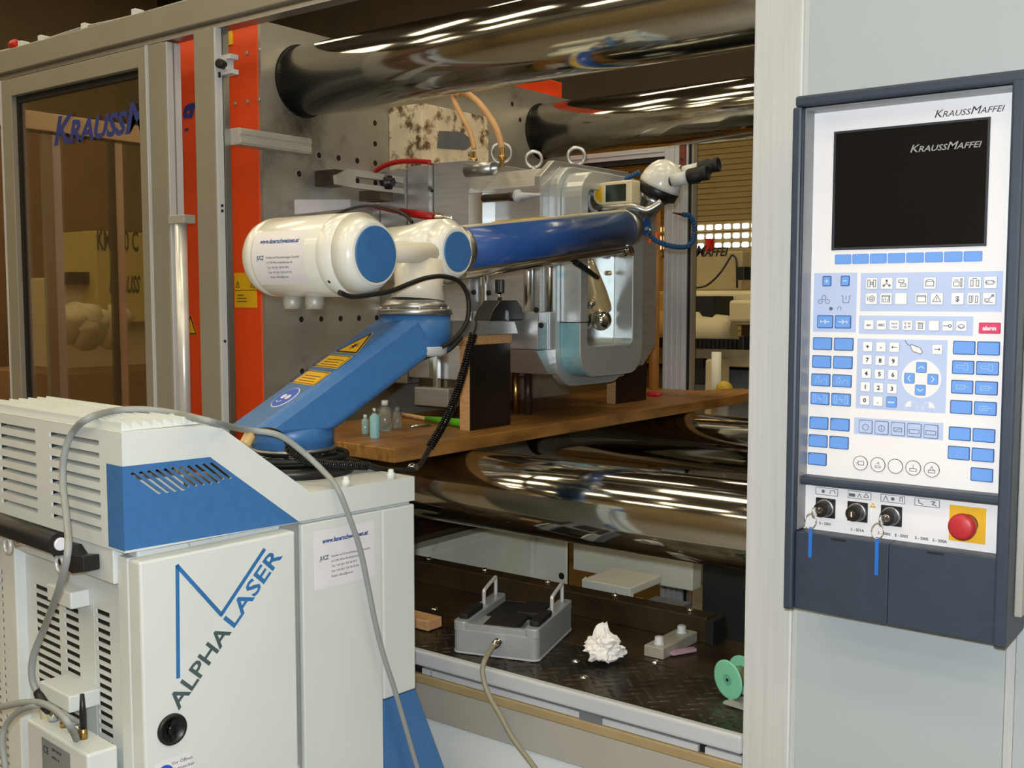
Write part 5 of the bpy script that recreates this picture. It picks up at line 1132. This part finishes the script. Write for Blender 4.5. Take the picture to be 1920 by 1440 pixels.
cbx = thing('clamp_bar', (-1.19, 2.15, ZP), 'pale steel bar with two bolt heads lying on the dark platform', 'clamp bar')
b0_ = at(1214, 1228, 'z', ZP-.004); b1_ = at(1243, 1236, 'z', ZP-.004)
MB().box(-1.216, -1.166, 2.075, 2.236, ZP-.0035, ZP+.022).build('bar', mat('bar_grey', (186, 184, 170), .45, .35, var=.05), cbx, bevel=.002)
for y in (2.10, 2.205): MB().lathe((-1.191, y, ZP+.022), (0, 0, 1), [(0, .013), (.003, .013), (.004, .010), (.016, .010), (.018, .007)], 12).build('bolt', frame_light, cbx)
p, q = at(1258, 1228, 'z', ZP), at(1302, 1220, 'z', ZP)
tag(MB().bar(p+V((0, 0, .004)), q+V((0, 0, .004)), .016, .007).build('plastic_strip', mat('pink_plastic', (196, 160, 178), .2, coat=.4)), 'small pinkish plastic strip beside the pale clamp bar', 'strip')
spn = V((-.10, .88, .10)).normalized(); sc0 = at(1364, 1268, 'y', 1.93); sc0.z = ZP+.0425
sl_ = thing('wire_spool', tuple(sc0), 'mint green wire spool lying at the right end of the platform', 'spool')
sd = V((.35, .93, .05)).normalized(); mint = mat('mint_plastic', (130, 206, 172), .4, var=.03)
MB().lathe(sc0, sd, [(0, .036), (.0005, .040), (.003, .040), (.0032, .008), (.0005, .006)], 36).build('flange', mint, sl_)
MB().lathe(sc0-sd*.0004, sd, [(0, .012), (.0006, .012)], 24).build('label_ring', mat('mint_dark', (104, 182, 150), .4), sl_)
MB().lathe(sc0+sd*.0035, sd, [(0, .020), (.036, .020)], 28).build('wire_winding', mat('wire_copper', (206, 176, 150), .25, .8), sl_)
MB().lathe(sc0+sd*.040, sd, [(0, .040), (.003, .040)], 36).build('flange', mint, sl_)
MB().lathe(sc0-sd*.001, sd, [(0, .0035), (.001, .0035)], 14).build('hub_hole', dark_gap, sl_)
p = at(1385, 1316, 'z', ZP); kt = thing('tag_plate', tuple(p), 'pale metal tag plate with a hole in front of the green spool', 'tag')
MB().prism([(p.x-.018, p.y-.01), (p.x+.03, p.y-.022), (p.x+.04, p.y+.012), (p.x-.008, p.y+.02)], XY(ZP+.002), 0, .003).build('plate', alu_soft, kt)
MB().tube([(p.x-.010+.005*cos(a), p.y+.0+.005*sin(a), ZP+.006) for a in [2*pi*k/14 for k in range(14)]], .0014, 6, 1, closed=True).build('eyelet', chrome_bright, kt)
p = at(1385, 1328, 'z', ZP); tag(MB().bar((p.x-.03, p.y+.0, ZP+.006), (p.x+.05, p.y-.01, ZP+.006), .012, .005).build('steel_rule', alu_soft), 'thin steel strip at the right edge below the green spool', 'strip')
p = at(803, 1186, 'z', ZP); tag(MB().box(p.x-.09, p.x, p.y, p.y+.05, ZP+.0025, ZP+.028).build('wood_offcut', light_wood, bevel=.002), 'pale wood offcut on the tread plate beside the laser cabinet', 'wood block')

# ------------------------------------------------------------------ cables
def tubething(name, pts, r, m, label, cat='cable', n=10): return tag(MB().tube(pts, r, n, 8).build(name, m), label, cat)
g = [ony(72, 1304, -.03), ony(60, 1272, -.035), ony(62, 1232, -.035), ony(84, 1175, -.035), ony(112, 1100, -.075), ony(127, 1035, -.082), ony(126, 985, -.05), ony(118, 905, -.022), ony(121, 850, -.016), ony(138, 808, -.008)]
g += [at(px, py, 'z', 1.405) for px, py in ((168, 783), (215, 770), (270, 768))]
g += [at(px, py, 'z', 1.40) for px, py in ((330, 775), (392, 790))]
g += [onx(455, 805, -.10), onx(520, 815, -.085), onx(565, 845, -.07), onx(606, 883, -.04), onx(632, 915, .012), onx(655, 970, .022), onx(675, 1030, .022), onx(690, 1100, .022), onx(702, 1160, .022), onx(718, 1225, .022), onx(742, 1300, .024), onx(762, 1370, .024), onx(782, 1440, .024), onx(800, 1500, .024)]
tubething('grey_cable', g, lambda t: .0060 if t < .5 else .0060-.0010*(t-.5)/.5, cable_grey, 'thick grey cable draped over the cabinet hood and down its lettered side', n=12)
p = ony(72, 1304, -.03); q = ony(80, 1316, -.03)
tag(MB().lathe(g[0]+V((0, 0, .006)), (q-p).normalized(), [(0, .009), (.02, .012), (.04, .012), (.05, .010)], 16).build('black_plug', black), 'black plug of the grey cable above the power supply box', 'plug')
tubething('grey_cable', [ony(-60, 1340, -.10), ony(0, 1326, -.095), ony(40, 1318, -.09), ony(75, 1318, -.085), ony(108, 1334, -.085), ony(132, 1362, -.08), ony(146, 1392, -.022)], .0058, cable_grey, 'grey cable entering from the left to the socket on the power supply box')
tubething('grey_cable', [ony(14, 1470, -.10), ony(8, 1425, -.10), ony(4, 1390, -.10), ony(12, 1358, -.095), ony(38, 1332, -.09), ony(72, 1322, -.085), ony(90, 1320, -.05)], .0052, cable_grey, 'thinner grey cable looping down at the far left bottom edge')
tubething('black_cable', [at(*p, 'y', CY) for p in ((630, 402), (655, 392), (684, 386), (715, 388), (745, 396), (763, 406), (773, 417))], .0035, rubber, 'thin black cord running over the back of the white counterweight', 'cable')
tubething('black_cable', [at(*p, 'x', -1.56) for p in ((636, 548), (660, 556), (700, 552), (735, 545), (770, 531), (800, 521), (830, 518), (858, 526), (874, 546), (879, 572), (876, 600), (864, 622), (846, 640), (830, 650))], .0052, rubber, 'black cable looped from the counterweight around the upper joint', 'cable')
tubething('black_cable', [V((TC.x+.02, TC.y-.02, 1.462)), at(800, 668, 'x', -1.62), at(822, 662, 'x', -1.60), at(842, 655, 'x', -1.58), at(865, 632, 'x', -1.57)], .006, rubber, 'short black cable under the silver foot of the upper joint', 'cable')
# coiled black hoses
def coil(name, pts, r, wire, pitch, label):
    P = spline(pts, 14); out = []; ph = 0; x = None
    for i, p in enumerate(P):
        d_ = (P[min(i+1, len(P)-1)]-P[max(i-1, 0)]).normalized()
        if x is None: x = basis(d_)[0]
        x = (x-d_*x.dot(d_)).normalized(); y = d_.cross(x)
        if i: 
            L = (p-P[i-1]).length; n_ = max(1, int(L/pitch*8))
            for k in range(1, n_+1):
                ph += 2*pi*(L/n_)/pitch; q = P[i-1].lerp(p, k/n_); out.append(q+(x*cos(ph)+y*sin(ph))*r)
    o = MB().tube(out, wire, 6, 1).build(name, black_gloss); return tag(o, label, 'cable')
coil('spiral_cable', [at(*p, 'x', -1.70) for p in ((888, 625), (880, 655), (868, 700), (852, 750), (832, 795), (806, 838))], .0085, .0028, .0062, 'black coiled cord hanging from the clamp block over the board edge')
tubething('black_cable', [at(892, 598, 'x', -1.85), at(893, 608, 'x', -1.80), at(888, 626, 'x', -1.70)], .003, rubber, 'thin black cord end joining the coiled cord to the clamp block', 'cable')
tubething('black_cable', [at(806, 838, 'x', -1.70), at(800, 850, 'x', -1.69), at(790, 868, 'x', -1.66), at(780, 878, 'x', -1.63), at(760, 882, 'x', -1.60), at(715, 880, 'x', -1.60), at(690, 874, 'x', -1.60)], .006, rubber, 'black cord between the coiled cord and the cabinet deck', 'cable')
p = at(776, 878, 'x', -1.622); tag(MB().lathe(p-V((.012, 0, .0)), (1, -.1, .2), [(0, .007), (.004, .010), (.012, .010), (.013, .008), (.022, .008)], 14).build('cable_connector', bright_steel), 'shiny connector on the black cord behind the cabinet corner', 'connector')
coil('spiral_cable', [at(*p, 'x', -1.615) for p in ((540, 838), (556, 852), (580, 864), (612, 870), (645, 872), (690, 873))], .0085, .0026, .0062, 'black coiled cord lying on the cabinet deck in front of the arm base')
tubething('black_cable', [at(466, 824, 'x', -1.63), at(474, 813, 'x', -1.63), at(488, 806, 'x', -1.63), at(510, 806, 'x', -1.62), at(528, 815, 'x', -1.62), at(540, 836, 'x', -1.615)], .0042, rubber, 'black cord arching from the tan plug behind the hood', 'cable')
p, q = at(458, 834, 'x', -1.63), at(468, 817, 'x', -1.63)
tag(MB().lathe(p, q-p, [(0, .009), (.004, .011), (.022, .011), (.026, .007)], 16).build('tan_plug', mat('plug_tan', (196, 166, 112), .45)), 'tan plug behind the sloping hood of the cabinet', 'plug')
for k in range(2):
    rr = .10+.012*k; tubething('black_cable', [(BC.x+rr*cos(a), BC.y+rr*sin(a), 1.268+.008*k) for a in [radians(-150+18*j) for j in range(18)]], .0055, rubber, ('lower', 'upper')[k]+' black cord ring coiled around the arm base', 'cable')
